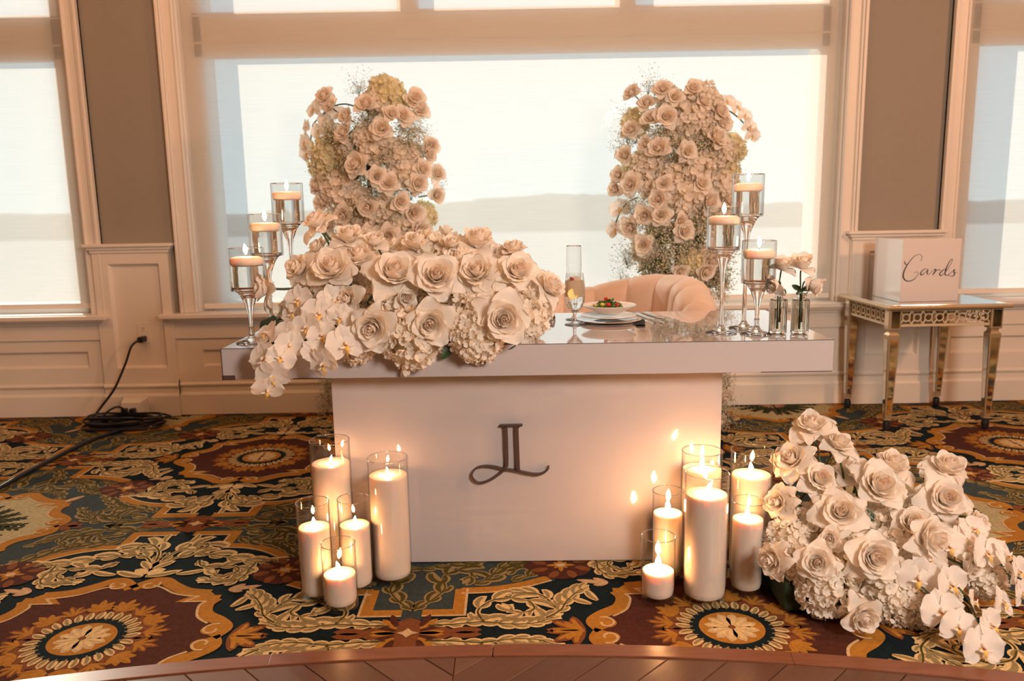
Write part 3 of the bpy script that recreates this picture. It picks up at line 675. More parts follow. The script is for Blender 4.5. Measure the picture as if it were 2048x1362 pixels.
# card box
bx = empty('card_box', (2.140, 4.230, ZTt + .0006), radians(1.2), 'white cube box with the word Cards in black script', 'card box')
bw = .150
m = MB(); m.box(-bw, bw, -bw, bw, 0, .318); m.build('box_body', M['cardbox'], bx, smooth=False, bevel=.0015)
def CF(x, y):
    xl = 547 - (y - 107) / 393 * 20; xr = 908 - (y - 100) / 378 * 18; yt = 107 - (x - 547) / 361 * 7; ybm = 500 - (x - 527) / 363 * 22
    return (-bw + 2 * bw * (x - xl) / (xr - xl), 0, .318 * (1 - (y - yt) / (ybm - yt)))
def script(pts, wd_):
    stroke(mm, [CF(*p) for p in pts], [x * .00138 for x in wd_], -bw - .0012, -bw - .0002, n=8)
mm = MB()
script([(655, 240), (662, 218), (657, 202), (640, 198), (612, 212), (582, 248), (560, 285), (548, 320), (550, 348), (568, 364), (592, 364), (618, 350), (636, 328), (640, 312), (628, 306), (614, 316)], [1.3, 1.3, 1.3, 1.5, 2, 3.2, 4.5, 4.8, 4.2, 3, 2.5, 1.6, 1.3, 1.2, 1.2])
script([(554, 240), (557, 255), (568, 262), (582, 252)], [2, 3.5, 2.2, 1.2])
script([(700, 294), (688, 285), (670, 294), (656, 312), (656, 324), (668, 322), (686, 306), (702, 290)], [1.3, 1.5, 3, 4, 3.4, 1.5, 1.3])
script([(702, 290), (696, 308), (700, 321), (712, 316), (728, 300), (744, 286)], [3.2, 4, 2.5, 1.3, 1.3, 1.3])
script([(738, 290), (750, 289), (742, 306), (730, 324)], [2.5, 3.5, 4, 3]); script([(734, 318), (750, 300), (766, 290), (778, 294)], [1.3, 1.3, 2.2, 3])
script([(822, 292), (806, 286), (788, 298), (774, 316), (780, 326), (798, 316), (822, 286), (842, 252), (851, 230), (848, 223), (838, 232), (822, 262), (809, 298), (809, 320), (824, 322), (846, 304)], [1.2, 2, 3, 4, 3, 1.5, 1.4, 1.4, 1.6, 1.4, 2, 3.4, 4.2, 3.8, 1.8, 1.3])
script([(846, 304), (862, 290), (868, 286), (862, 298), (868, 312), (860, 326), (842, 328), (828, 322)], [1.3, 1.4, 3, 3.6, 4, 3, 1.6, 1.3]); script([(856, 308), (872, 304), (887, 302)], [1.3, 1.2, 1])
mm.build('lettering', M['ink'], bx, smooth=False)

# ------------------------------------------------------------------ outlet, plugs and cable on the left
ol = empty('wall_outlet', (-2.128, WY - .0225, .49), 0, 'white wall outlet plate on the left pilaster', 'outlet')
m = MB(); m.box(-.035, .035, -.005, .0, -.058, .058); m.build('cover_plate', M['trim'], ol, smooth=False, bevel=.002)
m = MB()
for z in (.022,): m.box(-.014, .014, -.0065, -.004, z - .014, z + .014)
m.build('receptacle', M['trim'], ol, smooth=False, bevel=.001)
m = MB(); m.box(-.0065, -.004, -.0072, -.006, .021, .031); m.box(.004, .0065, -.0072, -.006, .021, .031); m.box(-.002, .002, -.0072, -.006, .010, .014); m.build('slot', M['black'], ol, smooth=False)
pb = empty('floor_power_box', (-2.17, 4.452, .0006), 0, 'white low power box with two black plugs at the skirting', 'power box')
m = MB(); m.v = []; m.add([(-.055, -.045, 0), (.055, -.045, 0), (.07, .045, 0), (-.07, .045, 0), (-.052, -.035, .115), (.052, -.035, .115), (.07, .045, .128), (-.07, .045, .128)], [(0, 1, 2, 3), (4, 7, 6, 5), (0, 4, 5, 1), (1, 5, 6, 2), (2, 6, 7, 3), (3, 7, 4, 0)]); m.build('box_body', M['trim'], pb, smooth=False, bevel=.004)
for x in (-.026, .020):
    m = MB(); m.box(x - .014, x + .014, -.072, -.0385, .048, .085); m.build('plug', M['black'], pb, smooth=False, bevel=.004)
cb = empty('black_cable', (-2.15, 4.35, 0), 0, 'black extension cable coiled at the skirting and trailing off left', 'cable')
def C_(pts): return [(x + 2.15, y - 4.35, z) for x, y, z in pts]
m = MB(); m.tube(crom(C_([(-2.128, 4.530, .456), (-2.14, 4.50, .450), (-2.165, 4.48, .42), (-2.20, 4.47, .33), (-2.27, 4.46, .19), (-2.345, 4.44, .09), (-2.39, 4.42, .03), (-2.40, 4.38, .010), (-2.33, 4.30, .008), (-2.18, 4.26, .010)]), 8), .0065, 8); m.build('cord', M['black'], cb)
m = MB(); m.box(-.0 + .006, .038, .165, .2255, .440, .472); m.build('plug', M['black'], cb, smooth=False, bevel=.005)
random.seed(12)
for k in range(7):
    pts = []; ph = random.uniform(-.3, .3); rx = random.uniform(.18, .235); ry = random.uniform(.060, .095); ox = random.uniform(-.03, .03); oy = random.uniform(-.012, .02)
    for j in range(17):
        a = -.6 + 2 * pi * j / 16 * .985; pts.append((-2.15 + ox + rx * cos(a + ph), 4.315 + oy + ry * sin(a + ph), .0085 + k * .009 + .004 * sin(3 * a + k)))
    m = MB(); m.tube(crom(C_(pts), 5), .0065, 8); m.build('coil_loop', M['black'], cb)
pts = [atZ(290, 835, .075), atZ(270, 812, .09), atZ(265, 822, .06), atZ(262, 838, .02)]
m = MB(); m.tube(crom([tuple(Vector(p) - Vector((2.15 - 4.3, 4.35, 0))) for p in []] or C_([(-2.15, 4.365, .06), (-2.20, 4.34, .11), (-2.26, 4.31, .08), (-2.28, 4.30, .02)]), 6), .006, 8); m.build('cord', M['black'], cb)
run = [atZ(x, y, .009) for x, y in ((300, 838), (270, 850), (235, 862), (190, 877), (140, 900), (90, 926), (40, 952), (0, 975), (-80, 1015), (-200, 1090))]
m = MB(); m.tube(crom([(p.x + 2.15, p.y - 4.35, p.z) for p in run], 6), .0095, 10); m.build('trailing_cord', M['black'], cb)

# ------------------------------------------------------------------ patterned carpet
def carpet_mat(name, c, c2=None, am=.25):
    c = tuple(x * .72 for x in c); c2 = tuple(x * 1.4 + .003 for x in c)
    m = mat(name, c, .95, spec=.1, var=(95, .22, c2), bump=(420, .9)); return m
K = dict(navy=carpet_mat('carpet_navy', (.006, .015, .020)), blue=carpet_mat('carpet_slate_blue', (.045, .062, .062)), brown=carpet_mat('carpet_red_brown', (.085, .026, .016)),
         gold=carpet_mat('carpet_gold', (.46, .20, .030)), edge=carpet_mat('carpet_cream_outline', (.66, .46, .24)), cream=carpet_mat('carpet_cream_leaf', (.78, .56, .27)), olive=carpet_mat('carpet_olive', (.085, .065, .013)),
         dull=carpet_mat('carpet_dull_leaf', (.33, .24, .105)), rust=carpet_mat('carpet_rust', (.22, .075, .025)), ground=carpet_mat('carpet_cream_ground', (.50, .42, .23)), pink=carpet_mat('carpet_rose_cream', (.60, .35, .20)), dark=carpet_mat('carpet_dark_leaf', (.035, .042, .014)))
KN = list(K); KI = {k: i for i, k in enumerate(KN)}
fl = MB(); fl.box(-6, 6, -5, WY, -.06, -.0062); floor = struct(fl.build('floor', K['navy'], smooth=False))
LV = .0006
class CP(MB):
    cnt = 0
    def zz(s, lev):
        CP.cnt += 1; return -.0062 + lev * LV + (CP.cnt % 11) * .000035
    def strip(s, L, R, col, lev):
        z = s.zz(lev); n = len(L)
        vs = [(p[0], p[1], z) for p in L] + [(p[0], p[1], z) for p in R]
        s.add(vs, [(i, i + 1, n + i + 1, n + i) for i in range(n - 1)], KI[col]); return s
    def poly(s, P, col, lev):
        z = s.zz(lev); s.add([(p[0], p[1], z) for p in P], [tuple(range(len(P)))], KI[col])
    def ribbon(s, pts, w, col, lev, n=5, smooth=True, off=0):
        P = crom([(p[0], p[1], 0) for p in pts], n) if smooth else [Vector((p[0], p[1], 0)) for p in pts]
        m = len(P); L = []; R = []
        for i in range(m):
            if smooth or i in (0, m - 1):
                d = P[min(i + 1, m - 1)] - P[max(i - 1, 0)]; d.normalize(); nn = Vector((-d.y, d.x, 0))
            else:   # mitre
                a = (P[i] - P[i - 1]).normalized(); b = (P[i + 1] - P[i]).normalized()
                nn = Vector((-a.y - b.y, a.x + b.x, 0)); nn.normalize(); nn /= max(.4, nn.dot(Vector((-a.y, a.x, 0))))
            ww = w(i / (m - 1)) if callable(w) else w
            L.append(P[i] + nn * (ww / 2 + off)); R.append(P[i] - nn * (ww / 2 - off))
        s.strip(L, R, col, lev); return P
    def leaf(s, b, ang, L, W, bend, col, lev, hi=None):
        n = 6; Lp = []; Rp = []; Lq = []; Rq = []
        x, y = b; a = ang
        for i in range(n + 1):
            t = i / n; w = W * (.18 + .82 * sin(pi * min(1, t * .92 + .04)) ** .8) * (1 if i < n else .25)
            nx, ny = -sin(a), cos(a)
            Lp.append((x + nx * w / 2, y + ny * w / 2)); Rp.append((x - nx * w / 2, y - ny * w / 2))
            Lq.append((x + nx * w * .12, y + ny * w * .12)); Rq.append((x - nx * w * .30, y - ny * w * .30))
            x += cos(a) * L / n; y += sin(a) * L / n; a += bend / n
        s.strip(Lp, Rp, col, lev)
        if hi: s.strip(Lq[:-1], Rq[:-1], hi, lev + 1)
    def fan(s, b, ang, L, W, n, spread, col, lev, hi=None, dark=None):
        if dark: s.leaf(b, ang, L * 1.0, L * .75, 0, dark, lev - .5)
        for i in range(n):
            k = (i / (n - 1) - .5) * 2 if n > 1 else 0
            s.leaf(b, ang + k * spread, L * (1 - .30 * abs(k)), W, k * .7, col, lev + .12 * i, hi)
    def acanthus(s, pts, r, col, lev, side=1, hi='olive', n=9, w0=.022):
        P = crom([(p[0], p[1], 0) for p in pts], 8); m = len(P)
        n = max(5, n - 2); w0 *= .8
        for j in range(n):
            t = .05 + .90 * j / (n - 1); i = min(int(t * (m - 1)), m - 2); d = P[i + 1] - P[i]; a = atan2(d.y, d.x)
            sz = 1.50 * r * (.55 + .6 * sin(pi * (t * .9 + .05)))
            s.leaf((P[i].x, P[i].y), a + side * .85, sz, sz * .44, -side * 1.5, col, lev + .1 * (j % 3), hi)
            if True: s.leaf((P[i].x, P[i].y), a - side * .7, sz * .62, sz * .26, side * 1.4, col, lev + .05, hi)
        s.ribbon(pts, lambda t: w0 * (1 - .6 * t), col, lev + .6, 6); s.ribbon(pts, lambda t: w0 * .4 * (1 - .5 * t), 'olive', lev + 1.2, 6)
        e = P[-1]; s.fan((e.x, e.y), atan2((P[-1] - P[-3]).y, (P[-1] - P[-3]).x), r * .7, r * .28, 3, .7, col, lev + .5)
def spiral(c, r0, r1, a0, turn, n=12):
    return [(c[0] + (r0 + (r1 - r0) * i / n) * cos(a0 + turn * i / n), c[1] + (r0 + (r1 - r0) * i / n) * sin(a0 + turn * i / n)) for i in range(n + 1)]
def medallion(cp, field, cx=0, cy=0):
    """one quarter of a medallion with its scrolled gold border, centre at cx, cy (mirrored by the caller)"""
    X = lambda p: (cx + p[0], cy + p[1])
    A1 = [(.0, .300), (.045, .348), (.085, .352), (.125, .318), (.185, .277), (.262, .262)]
    A2 = [(.268, .266), (.226, .226), (.306, .226)]
    A3 = [(.297, .228), (.282, .185), (.300, .130), (.352, .090), (.385, .050), (.372, .012), (.365, 0)]
    cp.poly([X(p) for p in [(0, 0), (.372, 0), (.372, .05), (.345, .09), (.297, .13), (.282, .185), (.297, .226), (.226, .226), (.255, .262), (.185, .277), (.12, .318), (.07, .345), (0, .315)]], field, 3)
    f = lambda P: [X(p) for p in P]
    for P, sm in ((A1, True), (A2, False), (A3, True)):
        cp.ribbon(f(P), .044, 'gold', 4 + (0 if sm else .3), smooth=sm)
    # inner cream outline
    cp.ribbon(f([(.062, .318), (.10, .300), (.150, .262), (.205, .244), (.238, .240)]), .008, 'edge', 5)
    cp.ribbon(f([(.240, .242), (.205, .207), (.272, .207)]), .008, 'edge', 5, smooth=False)
    cp.ribbon(f([(.272, .207), (.260, .18), (.280, .115), (.325, .075)]), .008, 'edge', 5)
    for (c, r, a0, tn) in (((.048, .322), .032, .6, -5.6), ((.352, .038), .033, 1.2, 5.6)):
        n = 18; cp.poly([X((c[0] + r * cos(i * 2 * pi / n), c[1] + r * .85 * sin(i * 2 * pi / n))) for i in range(n)], 'gold', 5.2)
        cp.ribbon(f(spiral(c, r * 1.02, r * .25, a0, tn)), .0075, 'edge', 6.2)
def tile():
    q = CP()
    # quarter of the tile: x 0..0.915, y 0..0.8275, the red-brown medallion at 0,0 and the cream one at the far corner
    CX, CY_ = .915, .8275
    blue = [(0, CY_), (0, .76), (.05, .72), (.165, .72), (.165, .605), (.24, .60), (.33, .565), (.42, .50), (.46, .41), (.482, .310), (.57, .262), (.67, .235), (.758, .228), (.758, .097), (.865, .097), (.915, .05), (.915, CY_)]
    q.poly(blue, 'blue', 1)
    for P, sm in (([(.03, .738), (.185, .738), (.185, .622)], False), ([(.178, .622), (.26, .618), (.345, .585), (.43, .52)], True), ([(.500, .325), (.585, .282), (.68, .255), (.776, .250)], True), ([(.776, .262), (.776, .115), (.885, .115)], False)):
        q.ribbon(P, .040, 'gold', 2, smooth=sm)
        q.ribbon(P, .008, 'edge', 3, smooth=sm, off=-.018)
    for (x, y, rx, ry) in ((.457, .414, .13, .115),):       # red-brown cloud with a star
        for dx, dy in ((.065, 0), (-.065, 0), (0, .055), (0, -.055), (.04, .035), (-.04, -.035), (-.04, .035), (.04, -.035)):
            q.poly([(x + dx + .056 * cos(i * .524), y + dy + .046 * sin(i * .524)) for i in range(12)], 'brown', 4)
        for i in range(8):
            a = i * pi / 4 + .3; q.leaf((x + .05 * cos(a), y + .045 * sin(a)), a, .055, .030, .6, 'rust', 4.6)
        for i in range(8): q.leaf((x, y), i * pi / 4, .048 if i % 2 == 0 else .030, .016, 0, 'gold', 5.4)
        q.poly([(x + .017 * cos(i * .785), y + .014 * sin(i * .785)) for i in range(8)], 'edge', 6.4)
    for (x, y, sx_, sy_) in ((CX, 0, -1, 1), (0, CY_, 1, -1)):     # half diamonds on the seams
        q.poly([(x, y), (x + sx_ * .15, y), (x + sx_ * .105, y + sy_ * .032), (x + sx_ * .06, y + sy_ * .03), (x + sx_ * .055, y + sy_ * .055), (x, y + sy_ * .085)], 'rust', 4)
        for i in range(4): q.leaf((x + sx_ * .035, y + sy_ * .012 * i), (0.12 + .38 * i) if sx_ > 0 else pi - (.12 + .38 * i) if sy_ > 0 else 0, .07, .024, 0, 'brown' if i % 2 else 'gold', 4.6)
        q.leaf((x + sx_ * .12, y + sy_ * .012), 0 if sx_ > 0 else pi, .09, .036, 0, 'rust', 4.3)
        q.poly([(x, y), (x + sx_ * .032, y), (x + sx_ * .012, y + sy_ * .009), (x, y + sy_ * .026)], 'edge', 6)
    medallion(q, 'brown')
    # acanthus on the navy ground
    q.ribbon([(0, .37), (.004, .45), (0, .52)], .012, 'olive', 4)
    q.leaf((.004, .385), .25, .115, .036, .35, 'cream', 4.2, 'dull'); q.leaf((.004, .40), .9, .06, .04, -.6, 'cream', 4.4)
    q.leaf((.006, .44), .95, .080, .034, -.2, 'cream', 4.3, 'dull'); q.leaf((0, .43), 1.45, .075, .034, 0, 'pink', 4.6)
    q.acanthus([(.01, .465), (.055, .53), (.12, .555), (.20, .535), (.285, .500), (.36, .480), (.41, .485)], .060, 'cream', 3.4, side=1, hi='dull', n=10)
    q.acanthus([(.01, .50), (.025, .56), (.055, .61), (.095, .64), (.125, .625), (.115, .595), (.09, .60)], .060, 'cream', 3.8, side=1, hi='dull', n=8)
    q.acanthus([(.14, .50), (.16, .46), (.21, .445), (.265, .455), (.30, .425), (.285, .385), (.245, .375), (.225, .40)], .055, 'cream', 4.0, side=1, hi='dull', n=9)
    q.acanthus([(.34, .475), (.335, .43), (.335, .385), (.315, .345), (.27, .335), (.215, .345)], .048, 'cream', 4.1, side=-1, hi='dull', n=8)
    q.leaf((.10, .40), .1, .10, .032, .6, 'cream', 4.0, 'dull'); q.leaf((.19, .345), .1, .09, .030, -.4, 'cream', 4.0, 'dull')
    for a, l in ((.15, .10), (.6, .055), (-.4, .05)): q.leaf((.315, .285), a, l, .026, .2, 'pink', 4.2, 'edge')
    q.leaf((.045, .66), 1.1, .075, .026, 1.0, 'cream', 4.4, 'dull')
    # towards the side diamond
    q.fan((.415, .0), .25, .12, .035, 4, .7, 'rust', 4.0, 'gold')
    q.acanthus([(.86, .04), (.78, .045), (.70, .055), (.62, .040), (.55, .045), (.50, .075)], .058, 'cream', 3.4, side=-1, hi='dull', n=11)
    q.acanthus([(.70, .055), (.72, .12), (.68, .18), (.62, .195), (.565, .17), (.555, .12), (.60, .105), (.625, .13)], .060, 'cream', 3.8, side=-1, hi='dull', n=10)
    q.acanthus([(.52, .07), (.475, .115), (.455, .165), (.425, .215), (.40, .245)], .052, 'cream', 4.0, side=-1, hi='dull', n=8)
    q.acanthus([(.49, .13), (.52, .20), (.565, .225), (.62, .225)], .045, 'cream', 4.1, side=1, hi='dull', n=6)
    q.leaf((.36, .17), 1.0, .08, .03, .5, 'cream', 4, 'dull'); q.leaf((.38, .15), .5, .08, .03, .3, 'cream', 4, 'dull')
    # scrolls on the slate ground, duller
    q.acanthus([(.08, CY_), (.15, .79), (.23, .775), (.31, .79), (.345, .75), (.31, .715), (.27, .735)], .060, 'dull', 2.6, side=1, hi='olive', n=10)
    q.acanthus([(.21, .70), (.27, .665), (.34, .66), (.40, .63), (.46, .57), (.50, .52)], .058, 'dull', 2.6, side=-1, hi='olive', n=10)
    q.acanthus([(.40, .64), (.44, .68), (.42, .73), (.38, .74), (.37, .70)], .050, 'dull', 2.9, side=1, hi='olive', n=8)
    q.acanthus([(.38, .80), (.42, .775), (.46, .745), (.485, .70), (.52, .655)], .045, 'dull', 2.8, side=1, hi='olive', n=7)
    q.acanthus([(CX, .13), (.87, .18), (.83, .26), (.84, .34), (.80, .39), (.75, .37), (.76, .33)], .060, 'dull', 2.6, side=-1, hi='olive', n=10)
    q.acanthus([(.74, .29), (.69, .33), (.66, .40), (.60, .45), (.54, .47)], .055, 'dull', 2.6, side=1, hi='olive', n=9)
    q.acanthus([(.62, .31), (.56, .345), (.55, .40), (.59, .42), (.62, .39)], .050, 'dull', 2.8, side=-1, hi='olive', n=8)
    q.acanthus([(CX, .40), (.87, .42), (.80, .44), (.74, .46), (.70, .51)], .045, 'dull', 2.7, side=1, hi='olive', n=8)
    q.leaf((.60, .50), .9, .10, .034, .3, 'pink', 2.9, 'edge'); q.fan((.52, .82), 2.9, .09, .03, 3, .5, 'rust', 2.9)
    # central flower of the red-brown medallion
    for i in range(7):
        a = (i + .5) * (pi / 2) / 7; q.leaf((.108 * cos(a), .104 * sin(a)), a, .050, .024, .5, 'cream', 4.4, 'dull')
    for i in range(5):
        a = (i + .35) * (pi / 2) / 5; r = .155; q.poly([(r * cos(a) + .026 * cos(k * .785), r * .95 * sin(a) + .022 * sin(k * .785)) for k in range(8)], 'rust', 3.8); 
    for i in range(4):
        a = (i + .5) * (pi / 2) / 4; q.fan((.162 * cos(a), .155 * sin(a)), a, .082 - .012 * sin(2 * a), .024, 5, .75, 'gold' if i % 2 else 'rust', 4.0, 'gold')
    arc = lambda r, k: [(0, 0)] + [(r * k * cos(j * pi / 20), r * sin(j * pi / 20)) for j in range(11)]
    q.poly(arc(.112, 1.04), 'navy', 5); q.poly(arc(.086, 1.06), 'gold', 5.6)
    for i in range(3):
        a = (i + .5) * (pi / 2) / 3; q.leaf((.010 * cos(a), .010 * sin(a)), a, .066, .032, 0, 'edge', 6.2, 'cream')
    q.poly(arc(.010, 1), 'rust', 8)
    # cream medallion with dark leaf sprays: quarter seen from its own centre, flipped
    c2 = CP(); medallion(c2, 'ground')
    for i, (a, l) in enumerate(((.08, .19), (.42, .17), (.75, .15), (1.1, .15), (1.45, .17))):
        bx_, by_ = .04 * cos(a), .04 * sin(a); c2.ribbon([(bx_, by_), (bx_ + l * cos(a), by_ + l * sin(a) * .95)], .006, 'dark', 5)
        for j in range(6):
            t = .2 + .8 * j / 5
            for s_ in (-1, 1): c2.leaf((bx_ + l * t * cos(a), by_ + l * t * sin(a) * .95), a + s_ * .55, .052 * (1.1 - .5 * t), .014, 0, 'dark', 5.2)
    for i in range(4): c2.leaf((.01, .01), i * .5 + .02, .07, .03, .2, 'rust', 6, 'pink')
    o = len(q.v); q.v += [(CX - x, CY_ - y, z) for x, y, z in c2.v]; q.f += [tuple(i + o for i in f) for f in c2.f]; q.m += c2.m
    # mirror into the whole tile
    t = MB()
    for sx_, sy_ in ((1, 1), (-1, 1), (-1, -1), (1, -1)):
        o = len(t.v); t.v += [(x * sx_, y * sy_, z) for x, y, z in q.v]
        fl_ = sx_ * sy_ < 0
        t.f += [tuple(i + o for i in (reversed(f) if fl_ else f)) for f in q.f]; t.m += q.m
    return t
tm = tile().mesh('carpet_tile', [K[k] for k in KN], smooth=False)
# all faces must look up
import bmesh
bmm = bmesh.new(); bmm.from_mesh(tm)
for f in bmm.faces:
    f.normal_update()
    if f.normal.z < 0: f.normal_flip()
bmm.to_mesh(tm); bmm.free()
AX, AY, PX_, PY_ = -1.225, 2.085, 1.83, 1.655
for i in range(-1, 4):
    for j in range(-1, 2):
        o = bpy.data.objects.new('carpet_pattern', tm); link(o, floor); o.location = (AX + i * PX_, AY + j * PY_, 0)
        if j == 1: pass
# ------------------------------------------------------------------ curved edge strip and wooden dance floor in front
def wood_mat(name, c, c2):
    m = mat(name, c, .30, var=(6, .3, c2)); n = m.node_tree
    for nd in n.nodes:
        if nd.type == 'TEX_NOISE':
            mp = n.nodes.new('ShaderNodeMapping'); mp.inputs['Scale'].default_value = (1, 9, 1)
            l = nd.inputs['Vector'].links[0]; src = l.from_socket; n.links.remove(l); n.links.new(src, mp.inputs[0]); n.links.new(mp.outputs[0], nd.inputs['Vector']); nd.inputs['Detail'].default_value = 8; nd.inputs['Roughness'].default_value = .7
    return m
WD = [wood_mat('parquet_wood_%s' % s, c, c2) for s, c, c2 in (('a', (.105, .045, .026), (.16, .075, .045)), ('b', (.085, .036, .022), (.14, .062, .036)), ('c', (.125, .058, .034), (.18, .09, .055)))]
WS = wood_mat('edge_strip_wood', (.15, .050, .024), (.26, .095, .045))
DCX, DR, DCY = -.10, 5.4, 2.006 - 5.4
def inside(P, a, b):
    out = []
    for i in range(len(P)):
        p, q = P[i], P[(i + 1) % len(P)]
        fp = (b[0] - a[0]) * (p[1] - a[1]) - (b[1] - a[1]) * (p[0] - a[0]); fq = (b[0] - a[0]) * (q[1] - a[1]) - (b[1] - a[1]) * (q[0] - a[0])
        if fp <= 0: out.append(p)
        if fp * fq < 0: t = fp / (fp - fq); out.append((p[0] + (q[0] - p[0]) * t, p[1] + (q[1] - p[1]) * t))
    return out
def disc(P, r):
    for k in range(-22, 22):
        a0, a1 = k * .018, (k + 1) * .018
        A_ = (DCX + r * sin(a0), DCY + r * cos(a0)); B_ = (DCX + r * sin(a1), DCY + r * cos(a1))
        P = inside(P, A_, B_)
        if len(P) < 3: return []
    return P
df = empty('dance_floor', (0, 1.5, 0), 0, kind='structure')
random.seed(21)
XC = -.165
def board(P, i):
    P = disc(P, DR - .056)
    if len(P) < 3: return
    cx = sum(p[0] for p in P) / len(P); cyy = sum(p[1] for p in P) / len(P)
    ang = -pi / 4 if cx < XC else pi / 4
    c, s_ = cos(-ang), sin(-ang)
    Q = [((p[0] - cx) * c - (p[1] - cyy) * s_, (p[0] - cx) * s_ + (p[1] - cyy) * c) for p in P]
    dz = random.uniform(-.0004, .0004)
    m = MB(); m.prism(Q, -.004, .0016 + dz); o = m.build('plank', random.choice(WD), df, smooth=False, bevel=.0012, seg=1)
    o.location = (cx, cyy - 1.5, 0); o.rotation_euler = (0, 0, ang)
W_ = .118; g_ = .0016
for side in (-1, 1):
    for k in range(-14, 22):
        # strips at 45 degrees, ending on the mitre line x = XC
        d = W_ * sqrt(2)
        y0 = 1.2 + k * d * .5 * 2
        if side < 0: P = [(XC - .0012, y0 + g_), (XC - .0012, y0 + d - g_), (XC - 2.6, y0 + d + 2.6 - g_), (XC - 2.6, y0 + 2.6 + g_)]
        else: P = [(XC + .0012, y0 + g_), (XC + 2.8, y0 + g_ - 2.8 + 5.6), (XC + 2.8, y0 + d - g_ + 2.8), (XC + .0012, y0 + d - g_)]
        if side > 0: P = [(XC + .0012, y0 + g_), (XC + 2.8, y0 + 2.8 + g_), (XC + 2.8, y0 + d + 2.8 - g_), (XC + .0012, y0 + d - g_)]
        P = [p for p in P]
        a_ = sum(P[i][0] * P[(i + 1) % 4][1] - P[(i + 1) % 4][0] * P[i][1] for i in range(4))
        # clip below y=0.6
        P = inside(P, (5, .6), (-5, .6))
        if len(P) >= 3: board(P, k)
es = [(-1.9, -.66), (-.66, -.0665), (-.0645, .72), (.72, 1.9)]
for a, b in es:
    n = 14; L = []; R = []
    for i in range(n + 1):
        x = a + (b - a) * i / n; th = math.asin((x - DCX) / DR)
        L.append((DCX + DR * sin(th), DCY + DR * cos(th))); R.append((DCX + (DR - .055) * sin(th), DCY + (DR - .055) * cos(th)))
    vs = [(p[0], p[1] - 1.5, z) for z in (-.004, .0055) for p in L + R]; N = 2 * (n + 1); k = n + 1
    fs = []
    for i in range(n): fs += [(i, i + 1, k + i + 1, k + i), (N + i, N + k + i, N + k + i + 1, N + i + 1), (i, N + i, N + i + 1, i + 1), (k + i, k + i + 1, N + k + i + 1, N + k + i)]
    fs += [(0, k, N + k, N), (n, N + n, N + k + n, k + n)]
    m = MB(); m.add(vs, fs); m.build('edge_strip', WS, df, smooth=False, bevel=.002)

# ------------------------------------------------------------------ flowers: meshes
def basis(d, up=(0, 0, 1), spin=0.0):
    z = Vector(d).normalized(); u = Vector(up); y = u - z * u.dot(z)
    if y.length < 1e-3: y = Vector((0, 1, 0)) - z * z.y
    y.normalize(); x = y.cross(z)
    return Matrix((x, y, z)).transposed().to_4x4() @ Matrix.Rotation(spin, 4, 'Z')
def petal_fn(L, W, th0, th1, lip, r0, rc, phi=0, z0=0, pw=1.0, point=.2, side=.0, ruf=.001, seed=0, lipw=4):
    n = 24; pr = []; r, z = r0, z0
    for i in range(n + 1):
        t = i / n; th = th0 + (th1 - th0) * t ** pw + lip * t ** lipw
        pr.append((r, z, th)); r += sin(th) * L / n; z += cos(th) * L / n
    def fn(u, v):
        uu = 2 * u - 1; s = v * (1 - point * abs(uu) ** 2.0 * v)
        k = min(s * n, n - 1e-6); i = int(k); f = k - i
        rr = pr[i][0] * (1 - f) + pr[i + 1][0] * f; zz = pr[i][1] * (1 - f) + pr[i + 1][1] * f; th = pr[i][2]
        w = W * (.22 + .78 * sin(pi * min(.5, .5 * (v / .62))) ) * (1 - .52 * max(0, (v - .72) / .28) ** 2)
        R_ = max(rr, rc); a = uu * w / R_
        nx, nz = cos(th), -sin(th)       # outward normal in the profile plane
        off = side * abs(uu) ** 2.5 * v + ruf * sin(uu * 7 + seed * 1.7 + v * 3) * v * v
        # curve of radius R_ laid on the profile point
        cx = rr - R_
        px_ = cx + (R_ + off * nx) * cos(a) ; py_ = (R_ + off * nx) * sin(a); pz = zz + off * nz
        c, s_ = cos(phi), sin(phi)
        return (px_ * c - py_ * s_, px_ * s_ + py_ * c, pz)
    return fn
D = radians
def rose_heart(seed, n_in=9, n_mid=6, open_=1.0):
    rn = random.Random(seed); m = MB()
    for i in range(n_in):
        t = i / (n_in - 1); L = .031 + .012 * t
        m.grid(petal_fn(L, .010 + .013 * t, D(14 + 26 * t), D(-26 + 14 * t), D(6 + 24 * t), .0008 + .0052 * t, .0035 + .010 * t, i * 2.4 + rn.uniform(-.15, .15), .012 * (1 - t), point=.05, seed=i), 8, 8, 1 if t < .55 else 0)
    for i in range(n_mid):
        t = i / max(1, n_mid - 1); L = .043 + .006 * t
        m.grid(petal_fn(L, .024 + .004 * t, D(44 + 10 * t), D(-8 + 16 * t * open_), D(38 + 30 * t * open_), .006 + .002 * t, .017 + .003 * t, i * 2.35 + .7 + rn.uniform(-.2, .2), 0, point=.12, side=.003, seed=i + seed), 9, 9, 0)
    return m
def outer_petal(kind, seed):
    m = MB()
    P = dict(open=(.053, .033, 62, 78, 52, .028, .14), droop=(.060, .032, 66, 112, 50, .032, .26), cup=(.047, .032, 54, 16, 70, .024, .10), wing=(.064, .030, 70, 96, 62, .040, .34), tall=(.056, .032, 60, -18, 66, .024, .12))[kind]
    m.grid(petal_fn(P[0], P[1], D(P[2]), D(P[3]), D(P[4]), .008, P[5], 0, -.002, pw=.9, point=P[6], side=-.006 if kind not in ('cup', 'tall') else .003, ruf=.0018, seed=seed, lipw=5), 9, 10, 0)
    return m
HEART = [rose_heart(s, 9, 6, o).mesh('rose_heart', [M['rose'], M['rosein']], angle=180) for s, o in ((1, 1), (5, .8), (9, 1.1))]
BUD = rose_heart(3, 9, 5, .35).mesh('rose_bud_heart', [M['rose'], M['rosein']], angle=180)
